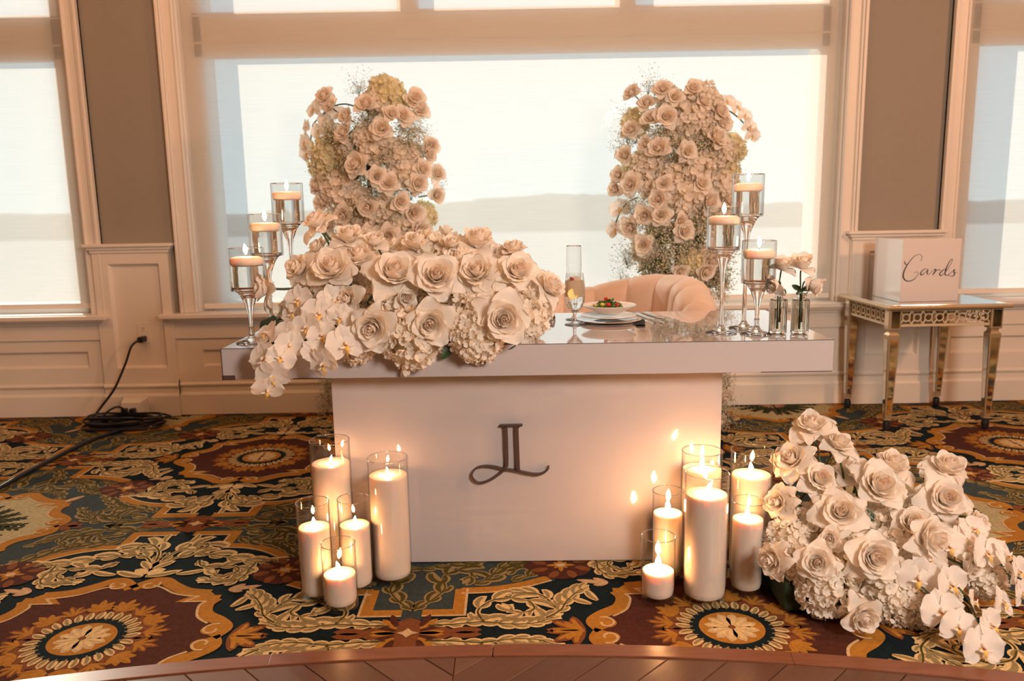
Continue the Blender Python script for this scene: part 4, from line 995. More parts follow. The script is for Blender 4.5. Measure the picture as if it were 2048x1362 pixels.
OUT = {k: [outer_petal(k, s).mesh('rose_petal', [M['rose']], angle=180) for s in (1, 4, 7)] for k in ('open', 'droop', 'cup', 'wing', 'tall')}
def stem_mb(L=.09, sep=True, bend=0.0):
    m = MB(); m.tube(crom([(0, 0, -.002), (bend * .2, 0, -L * .35), (bend, bend * .3, -L)], 4), [.0034] * 8 + [.0026], 7)
    if sep:
        m.lathe([(.0034, -.012), (.0065, -.007), (.0068, -.002), (.0, .001)], 8)
        for i in range(5):
            a = i * 1.2566; m.grid(petal_fn(.022, .0032, D(80), D(150), 0, .005, .02, a, -.002, point=.6), 3, 5)
    return m
STEM = [stem_mb(l, True, b).mesh('rose_stem', [M['stem']], angle=60) for l, b in ((.055, .0), (.10, .012), (.17, -.02))]
def single_rose(seed, kinds):      # one-mesh rose for the far pillars
    rn = random.Random(seed); m = rose_heart(seed, 7, 5, 1)
    k = 0
    for kind, n in kinds:
        for i in range(n):
            q = OUT[kind][rn.randrange(3)]; MM = Matrix.Rotation(k * 2.4 + rn.uniform(-.2, .2), 4, 'Z')
            m.add([MM @ v.co for v in q.vertices], [tuple(p.vertices) for p in q.polygons], 0); k += 1
    q = STEM[0]; m.add([v.co for v in q.vertices], [tuple(p.vertices) for p in q.polygons], 2)
    return m.mesh('rose', [M['rose'], M['rosein'], M['stem']], angle=180)
FAR = [single_rose(11, (('cup', 6), ('open', 4))), single_rose(12, (('cup', 7), ('open', 3))), single_rose(13, (('cup', 4), ('open', 3), ('droop', 3)))]
ROSE_D = .108
def rose(parent, P, diam, d, style='open', spin=None, stem=1, rn=random):
    """a rose with its heart as the part and outer petals and stem as sub-parts"""
    spin = rn.uniform(0, 6.28) if spin is None else spin; s = diam / ROSE_D
    MM = Matrix.Translation(P) @ basis(d, spin=spin) @ Matrix.Scale(s, 4)
    h = bpy.data.objects.new('rose', BUD if style in ('bud', 'tall') else HEART[rn.randrange(3)]); link(h, parent)
    h.matrix_local = parent.matrix_basis.inverted() @ MM if parent else MM
    rec = dict(open=(('cup', 4), ('open', 4), ('wing', 1)), droop=(('cup', 4), ('droop', 4), ('wing', 2)), bud=(('tall', 3), ('droop', 2)), cup=(('cup', 5), ('open', 3)), tall=(('tall', 6), ('droop', 2)))[style]
    k = 0
    for kind, n in rec:
        for i in range(n):
            p = bpy.data.objects.new('petal', OUT[kind][rn.randrange(3)]); link(p, h)
            sc = rn.uniform(.88, 1.08)
            p.matrix_local = Matrix.Rotation(k * 2.4 + rn.uniform(-.25, .25), 4, 'Z') @ Matrix.Rotation(rn.uniform(-.10, .14), 4, 'Y') @ Matrix.Scale(sc * (.92 if kind == 'cup' else 1), 4); k += 1
    if stem is not None:
        p = bpy.data.objects.new('stem', STEM[stem]); link(p, h); p.matrix_local = Matrix.Rotation(rn.uniform(0, 6), 4, 'Z')
    return h
# hydrangea heads
def hydrangea(seed, R=.075, nf=150, mats=('hyd',), fs=.0150):
    rn = random.Random(seed); m = MB()
    for i in range(nf):
        z = 1 - 2 * (i + .5) / nf; a = i * 2.39996; r = sqrt(1 - z * z)
        n_ = Vector((r * cos(a), r * sin(a), z)); rr = R * (1 + rn.uniform(-.13, .09)) * (1 + .07 * noise.noise(n_ * 3 + Vector((seed, 0, 0))))
        d = (n_ + Vector((rn.uniform(-1, 1), rn.uniform(-1, 1), rn.uniform(-1, 1))) * .62).normalized()
        B = Matrix.Translation(n_ * rr) @ basis(d, spin=rn.uniform(0, 6.28)); s = fs * rn.uniform(.8, 1.2); cup = rn.uniform(.1, 1.1)
        for k in range(4):
            ca, sa = cos(k * pi / 2 + .1), sin(k * pi / 2 + .1); vs = []
            for v in (0.08, .5, .85, 1.05):
                for u in (-1, 0, 1):
                    w = s * .62 * {0.08: .12, .5: .85, .85: .95, 1.05: .45}[v] * u; l = s * v * (1 - .0 * abs(u)) ; h = cup * s * v * v * .8 + .0022 * abs(u) * v + rn.uniform(-.0017, .0017)
                    vs.append(B @ Vector((l * ca - w * sa, l * sa + w * ca, h)))
            m.add(vs, [(3 * j + i_, 3 * j + i_ + 1, 3 * j + i_ + 4, 3 * j + i_ + 3) for j in range(3) for i_ in range(2)], 0)
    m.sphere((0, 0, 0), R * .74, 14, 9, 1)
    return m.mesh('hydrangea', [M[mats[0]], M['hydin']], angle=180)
M['hydin'] = mat('hydrangea_inner_tan', (.60, .50, .36), .9)  # tan core ball inside the florets
HY = [hydrangea(s) for s in (1, 2, 3)]; HYG = [hydrangea(7, mats=('hydg',))]
HY_R = .083
# orchids
def orchid_piece(L, W, cup, ruf, narrow=.25, seed=0):
    m = MB()
    def fn(u, v):
        uu = 2 * u - 1; w = W * (narrow + (1 - narrow) * sin(pi * (v * .80 + .10)) ** .75) * (1 - max(0, (v - .80) / .20) ** 2.2 * .80)
        if v < .25: w *= .45 + .55 * v / .25
        return (uu * w, L * v * (1 - .05 * uu * uu), cup * (v - .5) ** 2 * 1.2 - .004 - .10 * W * uu * uu * (1 if cup >= 0 else -1) + ruf * sin(uu * 5 + seed) * v)
    m.grid(fn, 9, 9); return m.mesh('orchid_petal', [M['orchid']], angle=180)
OS = orchid_piece(.040, .0135, -.012, .0008, .3); OPt = orchid_piece(.041, .0275, .016, .0016, .2, 2)
def orchid_lip():
    m = MB()
    m.grid(lambda u, v: ((2 * u - 1) * .0055 * (1.1 - .6 * v), -.018 * v, .004 + .010 * sin(v * 2.4) - .003 * (2 * u - 1) ** 2), 6, 7, 1)
    for s in (-1, 1): m.grid(lambda u, v: (s * (.002 + .011 * v), -.003 - .006 * u * (1 - .4 * v), .005 + .012 * v - .006 * v * v + .003 * sin(u * 3)), 5, 6, 0)
    m.sphere((0, -.004, .006), .0035, 8, 6, 2); m.tube([(0, .004, .001), (0, .002, .010), (0, -.001, .013)], [.0028, .0030, .0020], 8, 3)
    m.tube([(0, -.018, .010), (.004, -.022, .013)], .0006, 4, 1); m.tube([(0, -.018, .010), (-.004, -.022, .013)], .0006, 4, 1)
    return m.mesh('orchid_lip', [M['orchid'], M['lip'], M['lipred'], M['orchid']], angle=180)
OL = orchid_lip()
def orchid(parent, P, diam, d, roll=0, rn=random, parts=True):
    s = diam / .080
    MM = Matrix.Translation(P) @ basis(d, spin=roll) @ Matrix.Scale(s, 4)
    h = bpy.data.objects.new('orchid_bloom', OL); link(h, parent); h.matrix_local = parent.matrix_basis.inverted() @ MM
    if parts:
        h['label'] = 'yellow lip and column of the orchid bloom'
    for nm, q, a, z in (('sepal', OS, 0, -.001), ('sepal', OS, 2.22, -.001), ('sepal', OS, -2.22, -.001), ('petal', OPt, 1.38, .002), ('petal', OPt, -1.38, .002)):
        p = bpy.data.objects.new(nm, q); link(p, h)
        p.matrix_local = Matrix.Translation((0, 0, z)) @ Matrix.Rotation(a + rn.uniform(-.08, .08), 4, 'Z') @ Matrix.Rotation(rn.uniform(-.05, .30), 4, 'X')
    return h
# baby's breath
def gyp(seed, nb=260, R=.08, sparse=1.0):
    rn = random.Random(seed); m = MB()
    mains = []
    for i in range(9):
        a = rn.uniform(0, 6.28); e = rn.uniform(-.2, 1.3); d = Vector((cos(a) * cos(e), sin(a) * cos(e), sin(e)))
        mains.append([Vector((0, 0, -R * .7)), d * R * .35 + Vector((0, 0, -.1 * R)), d * R * .7])
        m.tube(mains[-1], [.0011, .0009, .0006], 3, 1, cap=False)
    for i in range(nb):
        b = mains[rn.randrange(9)]; t = rn.random(); p0 = b[1].lerp(b[2], t)
        p = p0 + Vector((rn.gauss(0, 1), rn.gauss(0, 1), rn.gauss(.2, 1))) * R * .34 * sparse
        if i % 3 == 0: m.tube([p0, p], .00045, 3, 1, cap=False)
        r = rn.uniform(.0028, .0052)
        d = Vector((rn.gauss(0, 1), rn.gauss(0, 1), rn.gauss(0, 1))).normalized(); B = Matrix.Translation(p) @ basis(d, spin=rn.random() * 6)
        vs = [B @ Vector((r * cos(k * pi / 3), r * sin(k * pi / 3), r * .35 * (k % 2))) for k in range(6)] + [B @ Vector((0, 0, -r * .6)), B @ Vector((0, 0, r * .5))]
        m.add(vs, [(k, (k + 1) % 6, 7) for k in range(6)] + [((k + 1) % 6, k, 6) for k in range(6)], 0)
    return m.mesh('babys_breath', [M['gyp'], M['gypstem']], angle=180)
GY = [gyp(1), gyp(2), gyp(3, 300), gyp(4, 90, sparse=1.5)]
GY_R = .085
def leaf_mesh():
    m = MB(); m.grid(lambda u, v: ((2 * u - 1) * .022 * sin(pi * (v * .92 + .04)) ** .8 * (1 + .10 * sin(v * 40)), .075 * v, -.018 * v * v + .005 * abs(2 * u - 1)), 7, 22); return m.mesh('leaf', [M['leaf']], angle=180)
LF = leaf_mesh()
def put(mesh, name, parent, P, s, d=(0, 0, 1), spin=0.0, kind=None):
    o = bpy.data.objects.new(name, mesh); link(o, parent)
    o.matrix_local = parent.matrix_basis.inverted() @ Matrix.Translation(P) @ basis(d, spin=spin) @ Matrix.Scale(s, 4)
    if kind: o['kind'] = kind
    return o
def ball(parent, px, py, Y, rpx, kind='hyd', rn=random):
    P = atY(px, py, Y); r = rpx / ppm(P)
    if kind == 'gyp': return put(GY[rn.randrange(3)], 'babys_breath', parent, P, r / GY_R, (rn.uniform(-.6, .6), -.6, 1), rn.uniform(0, 6), 'stuff')
    if kind == 'spr': return put(GY[3], 'babys_breath', parent, P, r / GY_R, (rn.uniform(-.6, .6), -.3, 1), rn.uniform(0, 6), 'stuff')
    return put((HYG if kind == 'hydg' else HY)[rn.randrange(1 if kind == 'hydg' else 3)], 'hydrangea', parent, P, r / HY_R, (rn.uniform(-1, 1), rn.uniform(-1, 1), rn.uniform(-1, 1)), rn.uniform(0, 6))
def twig(parent, pts, r=.003, name='stem', mt='stem'):
    P = [Vector(p) for p in pts]; inv = parent.matrix_basis.inverted()
    m = MB(); m.tube(crom([inv @ p for p in P], 6), r, 7); return m.build(name, M[mt], parent)
def leaf(parent, px, py, Y, s, d, spin): return put(LF, 'leaf', parent, atY(px, py, Y), s, d, spin)

# ------------------------------------------------------------------ arrangement on the table
R_ = random.Random(7)
ta = empty('table_flower_arrangement', (-.36, 2.56, .7607), 0, 'large overflowing arrangement of white roses, orchids and hydrangeas on the table', 'flowers')
m = MB(); m.box(-.42, .40, -.13, .12, .001, .085); m.build('foam_tray', M['moss'], ta, smooth=False, bevel=.02)
T_H = [(800, 612, 2.50, 52), (822, 678, 2.40, 60), (770, 660, 2.46, 48), (950, 640, 2.44, 58), (955, 672, 2.39, 52), (1045, 640, 2.50, 50), (1062, 615, 2.56, 44), (715, 692, 2.40, 36), (735, 560, 2.62, 55), (880, 525, 2.66, 60), (945, 560, 2.66, 60), (690, 560, 2.62, 55), (1015, 560, 2.64, 55), (650, 610, 2.55, 55), (600, 640, 2.50, 45), (870, 600, 2.55, 50), (730, 510, 2.72, 48), (820, 525, 2.70, 50), (980, 600, 2.55, 55), (760, 610, 2.56, 50)]
for x, y, Y, r in T_H: ball(ta, x, y, Y, r, 'hyd', R_)
T_R = [ # px, py, Y, diam px, direction, style, stem
 (640, 452, 2.56, 78, (-.6, -.5, 1), 'droop', 2), (697, 482, 2.60, 78, (.1, -.5, 1), 'droop', 1), (752, 488, 2.60, 58, (-.3, -.5, 1), 'bud', 1), (842, 497, 2.62, 92, (-.2, -.45, 1), 'droop', 1),
 (905, 492, 2.56, 50, (0, -.55, 1), 'bud', 2), (953, 492, 2.60, 92, (.2, -.45, 1), 'droop', 2), (1028, 505, 2.58, 62, (-.1, -.30, 1), 'cup', 2), (668, 545, 2.48, 108, (-.1, -.9, .8), 'open', 1),
 (786, 553, 2.46, 116, (.35, -.9, .8), 'droop', 1), (873, 556, 2.44, 112, (.1, -1, .45), 'open', 1), (958, 552, 2.47, 100, (-.2, -.8, .7), 'droop', 1), (1033, 548, 2.47, 92, (.25, -.9, .7), 'open', 1),
 (1094, 578, 2.55, 80, (.75, -.5, .7), 'droop', 1), (540, 577, 2.48, 82, (-1, -.35, .15), 'droop', 1), (605, 540, 2.52, 78, (-.6, -.7, .5), 'droop', 1), (748, 652, 2.35, 100, (-.1, -1, -.12), 'open', 1),
 (862, 645, 2.35, 98, (.05, -1, .0), 'open', 1), (1008, 637, 2.35, 112, (.05, -1, .1), 'open', 1), (722, 520, 2.56, 82, (-.2, -.6, .9), 'open', 1), (640, 500, 2.62, 56, (-.6, -.4, .8), 'cup', 1),
 (915, 530, 2.55, 84, (.1, -.6, .8), 'droop', 1), (700, 600, 2.44, 72, (-.4, -1, .3), 'cup', 1), (1000, 520, 2.60, 70, (.3, -.5, .9), 'droop', 1), (808, 598, 2.44, 60, (.6, -.8, .2), 'cup', 1)]
for x, y, Y, dp, d, st, sm in T_R:
    P = atY(x, y, Y); rose(ta, P, dp / ppm(P), d, st, None, sm, R_)
T_O = [ # px, py, Y, diam, dir, roll
 (598, 600, 2.42, 64, (-.2, -1, .2), .1), (640, 628, 2.38, 78, (.1, -1, .25), -.2), (668, 602, 2.42, 74, (.3, -1, .1), .3), (614, 655, 2.36, 70, (-.3, -1, .1), .2), (690, 688, 2.31, 84, (.45, -1, .15), .15),
 (575, 670, 2.36, 62, (-.4, -1, .2), -.3), (645, 672, 2.34, 64, (0, -1, .3), .3), (536, 668, 2.36, 66, (-.9, -.7, .5), .5), (530, 718, 2.31, 76, (-.5, -1, .1), .4), (580, 690, 2.33, 62, (.1, -1, .0), -.2),
 (648, 728, 2.29, 72, (-.5, -.9, -.2), .5), (562, 715, 2.30, 62, (.4, -1, .2), -.5), (545, 752, 2.28, 74, (-.2, -1, -.35), .3), (535, 778, 2.275, 66, (.2, -1, -.55), -.2), (625, 700, 2.32, 50, (.3, -1, .3), .8), (588, 625, 2.42, 60, (-.6, -1, .3), .6), (682, 635, 2.37, 62, (0, -1, .1), -.3)]
for x, y, Y, dp, d, rl in T_O:
    P = atY(x, y, Y); orchid(ta, P, dp / ppm(P), d, rl, R_)
for pts in (((700, 640, 2.42), (640, 655, 2.38), (590, 670, 2.37), (555, 690, 2.34), (535, 730, 2.30), (540, 790, 2.30)), ((720, 650, 2.42), (690, 670, 2.36), (655, 700, 2.33), (640, 745, 2.31)), ((690, 610, 2.45), (640, 600, 2.44), (595, 590, 2.44))):
    twig(ta, [atY(*p) for p in pts], .0026, 'orchid_stem')
for a, b in (((668, 512, 2.56), (642, 460, 2.57)), ((918, 572, 2.52), (912, 515, 2.56)), ((935, 560, 2.56), (950, 515, 2.60)), ((1000, 560, 2.55), (1020, 525, 2.58)), ((1060, 605, 2.52), (1085, 592, 2.54))):
    twig(ta, [atY(*a), atY((a[0] + b[0]) / 2 + 2, (a[1] + b[1]) / 2, (a[2] + b[2]) / 2), atY(*b)], .0035)
for x, y, Y, s, d, sp in ((966, 700, 2.385, .62, (0, -1, .1), pi), (905, 690, 2.40, .7, (.2, -1, .5), 2.4), (1035, 680, 2.42, .6, (0, -1, .6), 2.2), (645, 690, 2.40, .6, (0, -1, .4), 1.8), (735, 610, 2.48, .9, (0, -1, .4), -1), (865, 610, 2.47, .8, (0, -.6, .8), 1), (655, 560, 2.56, .8, (0, -1, .3), 1), (940, 592, 2.5, .7, (0, -1, .2), 2), (880, 690, 2.42, .8, (0, -1, .7), .8), (700, 580, 2.52, .7, (0, -1, .2), .4), (800, 690, 2.44, .8, (0, -1, .5), 2.8)):
    leaf(ta, x, y, Y, s, d, sp)

# ------------------------------------------------------------------ arrangement on the carpet, right front
fa = empty('floor_flower_arrangement', (1.03, 2.25, 0), 0, 'large white rose, orchid and hydrangea arrangement sitting on the carpet', 'flowers')
m = MB(); m.box(-.26, .24, -.10, .14, .001, .10); m.build('foam_tray', M['moss'], fa, smooth=False, bevel=.02)
F_H = [(1647, 1171, 2.13, 58), (1622, 1062, 2.32, 52), (1572, 1082, 2.26, 45), (1742, 1050, 2.36, 50), (1758, 1160, 2.15, 60), (1795, 1205, 2.10, 46), (1838, 1222, 2.08, 36), (1853, 1038, 2.36, 54), (1969, 1160, 2.14, 38), (1688, 1114, 2.24, 55), (1866, 1180, 2.14, 50), (1800, 1110, 2.24, 60), (1900, 1110, 2.24, 50), (1690, 1040, 2.36, 48), (1600, 1130, 2.20, 45), (1800, 1040, 2.40, 45)]
for x, y, Y, r in F_H: ball(fa, x, y, Y, r, 'hyd', R_)
F_R = [(1622, 858, 2.42, 86, (-.2, -.45, 1), 'droop', 2), (1672, 893, 2.40, 76, (.3, -.5, 1), 'droop', 2), (1588, 924, 2.38, 90, (-.7, -.6, .8), 'droop', 2), (1634, 960, 2.34, 88, (.1, -.9, .7), 'droop', 2), (1562, 1004, 2.30, 74, (-1, -.6, .3), 'droop', 2),
 (1716, 950, 2.40, 84, (-.2, -.5, 1), 'droop', 1), (1782, 938, 2.42, 88, (.2, -.4, 1), 'droop', 2), (1754, 978, 2.32, 112, (.1, -.8, .8), 'open', 1), (1890, 942, 2.40, 92, (.1, -.45, 1), 'droop', 2), (1884, 998, 2.30, 100, (0, -1, .55), 'droop', 1),
 (1680, 1028, 2.24, 104, (-.3, -.9, .7), 'droop', 1), (1744, 1112, 2.10, 110, (-.05, -1, .35), 'open', 1), (1634, 1122, 2.10, 88, (-.3, -1, .3), 'open', 1), (1552, 1118, 2.14, 82, (-1, -.55, .1), 'droop', 1), (1720, 1228, 2.03, 84, (.1, -1, -.1), 'open', 1),
 (1820, 1048, 2.26, 84, (-.1, -.9, .7), 'open', 1), (1852, 1078, 2.16, 108, (.5, -1, .3), 'open', 1), (1930, 1130, 2.12, 74, (.6, -1, .1), 'cup', 1), (1950, 1048, 2.26, 62, (.6, -.6, .7), 'cup', 1), (1660, 1075, 2.18, 60, (-.5, -1, .2), 'cup', 1)]
for x, y, Y, dp, d, st, sm in F_R:
    P = atY(x, y, Y); rose(fa, P, dp / ppm(P), d, st, None, sm, R_)
F_O = [(1896, 1092, 2.13, 80, (0, -1, .3), .2), (1837, 1155, 2.07, 90, (-.3, -1, .1), -.1), (1900, 1168, 2.04, 82, (.3, -1, .2), .3), (1972, 1106, 2.10, 80, (.4, -1, .4), -.2), (1945, 1060, 2.18, 66, (.2, -.8, .9), .3), (2010, 1112, 2.10, 70, (.7, -.8, .6), .5), (2035, 1142, 2.06, 66, (.8, -1, .3), .1),
 (1882, 1222, 1.98, 88, (-.2, -1, .35), .1), (1916, 1254, 1.94, 80, (0, -1, .3), -.3), (1981, 1250, 1.93, 72, (.5, -1, .3), .4), (1963, 1294, 1.89, 92, (.1, -1, .4), -.1), (1946, 1205, 2.00, 54, (.9, -.6, .3), .6), (2004, 1204, 2.00, 68, (.6, -.9, .5), -.4), (2044, 1186, 2.02, 62, (.7, -1, .2), .2), (1860, 1120, 2.11, 66, (-.5, -1, .3), .5), (1925, 1075, 2.16, 60, (.6, -1, .5), -.4)]
for x, y, Y, dp, d, rl in F_O:
    P = atY(x, y, Y); P.z = max(P.z, .022); orchid(fa, P, dp / ppm(P), d, rl, R_)
for pts in (((1850, 1120, 2.16), (1890, 1150, 2.08), (1930, 1190, 2.02), (1950, 1230, 1.97), (1965, 1285, 1.92)), ((1900, 1060, 2.26), (1950, 1080, 2.18), (2000, 1110, 2.13), (2050, 1170, 2.07)), ((1820, 1150, 2.12), (1860, 1190, 2.04), (1900, 1235, 1.98))):
    twig(fa, [atY(*p) for p in pts], .0026, 'orchid_stem')
for a, b in (((1652, 1000, 2.38), (1626, 866, 2.43)), ((1690, 990, 2.38), (1676, 905, 2.41)), ((1640, 1030, 2.34), (1598, 940, 2.38)), ((1610, 1070, 2.28), (1572, 1014, 2.31)), ((1874, 1000, 2.36), (1888, 952, 2.40)), ((1717, 1030, 2.34), (1706, 960, 2.40)), ((1590, 1128, 2.2), (1560, 1120, 2.16)), ((1675, 1010, 2.34), (1640, 970, 2.36)), ((1760, 1000, 2.38), (1780, 950, 2.42))):
    twig(fa, [atY(*a), atY((a[0] + b[0]) / 2 + 3, (a[1] + b[1]) / 2, (a[2] + b[2]) / 2), atY(*b)], .0036)
for x, y, Y, s, d, sp in ((1750, 1040, 2.3, .8, (0, -1, .5), 1), (1720, 1100, 2.2, .8, (0, -1, .4), 2), (1800, 1130, 2.2, .8, (0, -1, .2), .5), (1700, 1180, 2.12, .8, (0, -1, .2), 2.6), (1860, 970, 2.38, .8, (-.3, -1, .3), .2), (1840, 1250, 2.08, .8, (0, -1, .6), 2), (1660, 1150, 2.2, .8, (0, -1, .4), 1.4), (1930, 1230, 2.06, .7, (0, -1, .6), 3)):
    leaf(fa, x, y, Y, s, d, sp)
for i, (x, y, s, lab) in enumerate(((1532, 1178, .30, 'tiny fallen white petal beside the rightmost glass cylinder'), (1562, 1181, .42, 'fallen white petals left of the floor flowers'), (1622, 1234, .42, 'small fallen white petal on the carpet in front of the floor flowers'), (1578, 1186, .34, 'fallen white petal touching the left edge of the floor flowers'))):
    o = bpy.data.objects.new('fallen_petal', OUT['cup'][i % 3]); COL.objects.link(o)
    P = atZ(x, y, .004); o.matrix_world = Matrix.Translation(P) @ basis((.9, .3, .25), spin=i * 1.3) @ Matrix.Scale(s, 4); tag(o, lab, 'petal', 'fallen petals')
    bpy.context.view_layer.update(); zz = min((o.matrix_world @ v.co).z for v in o.data.vertices); o.matrix_world = Matrix.Translation((0, 0, .0005 - zz)) @ o.matrix_world

# ------------------------------------------------------------------ two tall flower pillars behind the loveseat
def pillar(cxpx, lab, roses, hyds, gyps, orchs, stems, seed):
    rn = random.Random(seed); YC = 4.13
    C0 = atY(cxpx, 600, YC); e = empty('flower_pillar', (C0.x, YC, 0), 0, lab, 'flowers', 'flower pillars behind the loveseat')
    m = MB(); m.tube([(0, 0, .02), (0, 0, 1.62)], .012, 10); m.box(-.16, .16, -.16, .16, .0005, .02); m.build('stand', M['black'], e, smooth=False)
    def Yf(px, base=3.94):   # curved front of the column
        q = abs(px - cxpx) / 125; return base + .20 * min(1, q) ** 2
    for x, y, dp in roses:
        Y = Yf(x, 3.91); P = atY(x, y, Y); dx = (x - cxpx) / 110; h = (330 - y) / 300
        o = put(FAR[rn.randrange(3)], 'rose', e, P, dp * 1.12 / ppm(P) / ROSE_D, (dx * .9 + rn.uniform(-.3, .3), -1, .15 + h * .8 + rn.uniform(-.2, .3)), rn.uniform(0, 6))
    for q in hyds: ball(e, q[0], q[1], Yf(q[0], 4.0), q[2], 'hydg' if len(q) > 3 else 'hyd', rn)
    for q in gyps: ball(e, q[0], q[1], Yf(q[0], 3.96), q[2] * 1.05, 'spr' if len(q) > 3 else 'gyp', rn)
    # hidden side and the lower part: same stuffing, seen only through gaps
    for i in range(46):
        a = rn.uniform(0, 2 * pi); z = rn.uniform(.06, 1.0) if i % 2 else rn.uniform(.7, 1.62); r = .15 + .05 * rn.random()
        if i % 2 == 0: a = rn.uniform(.1 * pi, .9 * pi); r = .10
        put(GY[rn.randrange(3)], 'babys_breath', e, Vector((C0.x + r * cos(a), YC + r * sin(a) * .9, z)), rn.uniform(.9, 1.3), (cos(a), sin(a), .8), rn.uniform(0, 6), 'stuff')
    for i in range(30):
        a = i * 2.4; z = .10 + .034 * i; P = Vector((C0.x + .18 * cos(a), YC + .15 * sin(a), z))
        put((HY + HYG)[i % 4] if i % 2 else FAR[i % 3], 'hydrangea' if i % 2 else 'rose', e, P, .8, (cos(a), sin(a), .3), i)
    for i in range(26):
        a = rn.uniform(0, 6.28); z = rn.uniform(.1, 1.55); put(LF, 'leaf', e, Vector((C0.x + .14 * cos(a), YC + .14 * sin(a), z)), rn.uniform(.9, 1.4), (cos(a), sin(a), rn.uniform(-.5, .5)), rn.uniform(0, 6))
    for x, y, dp, d, rl in orchs: P = atY(x, y, Yf(x, 3.96)); orchid(e, P, dp * 1.15 / ppm(P), d, rl, rn)
    for pts in stems: twig(e, [atY(x, y, Yf(x, 3.96)) for x, y in pts], .0035, 'orchid_stem')
    return e
LR = [(690, 269, 42), (765, 258, 46), (716, 331, 52), (777, 368, 44), (753, 352, 40), (737, 414, 44), (688, 430, 44), (834, 366, 42), (870, 390, 38), (696, 236, 38), (805, 233, 42), (837, 222, 44), (829, 197, 42), (732, 212, 46), (652, 196, 42), (843, 340, 40), (860, 292, 38), (872, 348, 38), (782, 230, 38), (826, 424, 48), (799, 404, 42), (838, 462, 52), (777, 470, 46), (641, 372, 46), (650, 404, 46), (660, 448, 46), (855, 310, 36), (822, 205, 36), (664, 215, 34), (735, 470, 40), (700, 470, 44)]
LH = [(772, 188, 36, 1), (760, 205, 32), (790, 205, 28, 1), (750, 295, 36), (788, 306, 30), (682, 385, 42), (660, 306, 36, 1), (734, 277, 30), (806, 345, 30), (846, 432, 28, 1), (650, 333, 32, 1), (750, 468, 36), (710, 455, 34), (800, 450, 38), (720, 400, 26), (770, 420, 30), (820, 310, 26), (700, 300, 26)]
LG_ = [(815, 282, 34), (830, 262, 26), (674, 284, 34), (726, 244, 26), (723, 172, 24, 1), (714, 180, 18, 1), (750, 388, 28), (723, 424, 30), (700, 322, 24), (840, 300, 26), (876, 376, 18, 1), (690, 350, 26), (770, 315, 26), (640, 345, 20, 1), (710, 440, 30), (820, 385, 28), (790, 440, 24), (660, 268, 24), (745, 235, 24), (800, 262, 24), (850, 265, 18, 1), (765, 460, 22), (657, 772, 28), (655, 800, 28), (650, 822, 22), (690, 560, 36), (700, 640, 36), (680, 700, 36)]
LO = [(628, 219, 34, (-.6, -1, .3), .2), (652, 238, 32, (0, -1, .3), .1), (677, 226, 30, (.2, -1, .4), .3), (637, 262, 32, (-.3, -1, 0), .4), (613, 253, 28, (-1, -.7, 0), .3), (610, 284, 34, (-.8, -1, -.1), .6), (614, 306, 38, (-.5, -1, -.3), .4), (660, 255, 30, (.2, -1, .1), -.4), (655, 205, 30, (-.2, -1, .6), .2)]
pillar(750, 'tall pillar of white roses, hydrangeas and baby\'s breath behind the table flowers, the left of two', LR, LH, LG_, LO, [[(708, 212), (690, 208), (668, 212), (655, 222), (640, 235), (626, 250), (621, 285)], [(715, 250), (690, 272), (655, 264)], [(838, 394), (850, 392), (868, 390)]], 31)
RR = [(1266, 188, 36), (1325, 181, 40), (1294, 210, 38), (1332, 235, 50), (1301, 238, 38), (1384, 178, 38), (1263, 261, 40), (1318, 299, 48), (1292, 289, 34), (1373, 303, 40), (1429, 278, 50), (1442, 244, 44), (1251, 313, 40), (1328, 368, 38), (1263, 368, 46), (1239, 351, 36), (1234, 379, 36), (1401, 368, 42), (1318, 398, 46), (1290, 430, 46), (1322, 430, 44), (1366, 462, 44), (1360, 441, 34), (1287, 489, 42), (1263, 454, 46), (1415, 403, 50), (1360, 541, 34), (1422, 520, 38), (1435, 222, 44), (1408, 541, 42), (1454, 398, 42), (1405, 205, 36), (1350, 195, 36), (1445, 790, 34), (1436, 836, 32), (1400, 700, 40)]
RH = [(1373, 232, 42), (1401, 200, 36), (1342, 204, 30), (1301, 327, 36), (1387, 337, 42), (1366, 396, 44), (1440, 372, 36), (1462, 298, 30, 1), (1437, 308, 32), (1272, 246, 28, 1), (1346, 351, 34), (1450, 344, 28, 1), (1400, 250, 34), (1350, 270, 24), (1430, 440, 34), (1270, 335, 26, 1), (1400, 520, 30), (1300, 370, 26)]
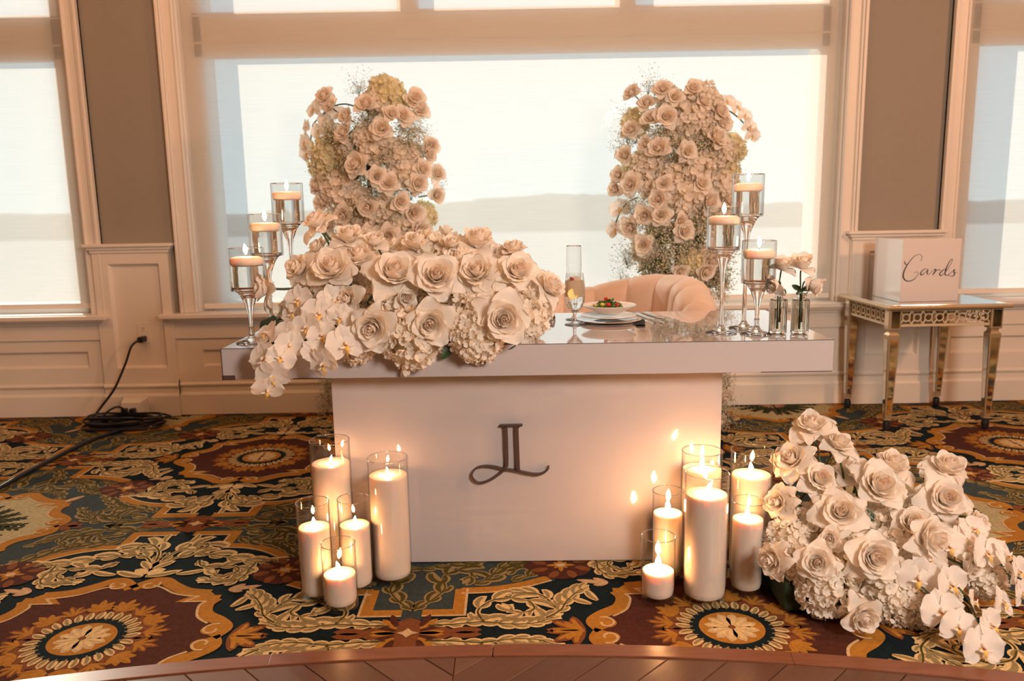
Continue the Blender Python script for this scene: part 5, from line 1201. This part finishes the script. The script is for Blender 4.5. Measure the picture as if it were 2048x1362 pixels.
RG = [(1297, 172, 26, 1), (1310, 180, 20, 1), (1318, 275, 32), (1346, 312, 34), (1260, 280, 30), (1401, 299, 34), (1332, 462, 42), (1387, 460, 44), (1353, 497, 40), (1394, 490, 40), (1252, 512, 30, 1), (1260, 520, 26, 1), (1394, 434, 32), (1266, 420, 28), (1449, 552, 32), (1328, 537, 34), (1432, 476, 38), (1245, 555, 24, 1), (1300, 527, 26, 1), (1250, 228, 22, 1), (1246, 290, 24, 1), (1465, 320, 26), (1370, 275, 26), (1300, 455, 34), (1370, 525, 34), (1450, 510, 30), (1455, 455, 26), (1440, 585, 26), (1448, 765, 30), (1440, 800, 30), (1452, 825, 28), (1442, 852, 24), (1468, 850, 16, 1), (1430, 700, 34), (1400, 640, 40)]
RO = [(1453, 203, 32, (.2, -1, .4), 0), (1473, 214, 30, (.6, -.8, .3), .3), (1489, 231, 30, (.3, -1, .1), -.3), (1499, 254, 36, (.4, -1, 0), -.4), (1504, 271, 30, (.3, -1, -.4), -.2), (1239, 417, 38, (-.3, -1, .1), .2), (1231, 459, 36, (-.6, -1, -.2), .4)]
pillar(1352, 'tall pillar of white roses, hydrangeas and baby\'s breath behind the loveseat, the right of two', RR, RH, RG, RO, [[(1430, 212), (1455, 220), (1475, 234), (1490, 250), (1500, 268)], [(1320, 513), (1300, 530), (1275, 545)], [(1275, 395), (1255, 405), (1240, 425), (1230, 450)], [(1325, 500), (1322, 525)], [(1330, 270), (1370, 275), (1400, 262)]], 47)

# ------------------------------------------------------------------ roses in the bud vases
for (x, y, Y, dp, d, st, base, lab) in ((1563, 538, 2.520, 58, (.05, -.35, 1), 'tall', (.845, 2.520, .778), 'cream rose standing upright in the left bud vase'), (1552, 566, 2.505, 50, (-.8, -.5, -.25), 'tall', (.850, 2.515, .80), 'small cream rose drooping left from the left bud vase'),
     (1603, 535, 2.510, 62, (.0, -.35, 1), 'tall', (.911, 2.508, .778), 'cream rose standing upright in the right bud vase'), (1621, 566, 2.500, 60, (.8, -.5, -.35), 'tall', (.915, 2.505, .80), 'cream rose drooping right from the right bud vase')):
    P = atY(x, y, Y); e = empty('rose', tuple(P), 0, lab, 'rose', 'roses in the bud vases')
    h = rose(e, P, dp / ppm(P), d, st, 1.0, None, R_); h.name = 'rose_head'
    dv = Vector(d).normalized(); nb = Vector((base[0], base[1], .895))
    twig(e, [P - dv * .004, P - dv * .02 + Vector((0, 0, -.004)), nb, Vector(base)], .0024)
    lf = put(LF, 'leaf', e, nb + Vector((0, -.004, .004)), .42, (0, -1, .4), R_.uniform(-1.5, 1.5)); put(LF, 'leaf', e, nb + Vector((.003, -.004, .010)), .34, (.4, -1, .2), R_.uniform(1.5, 4))
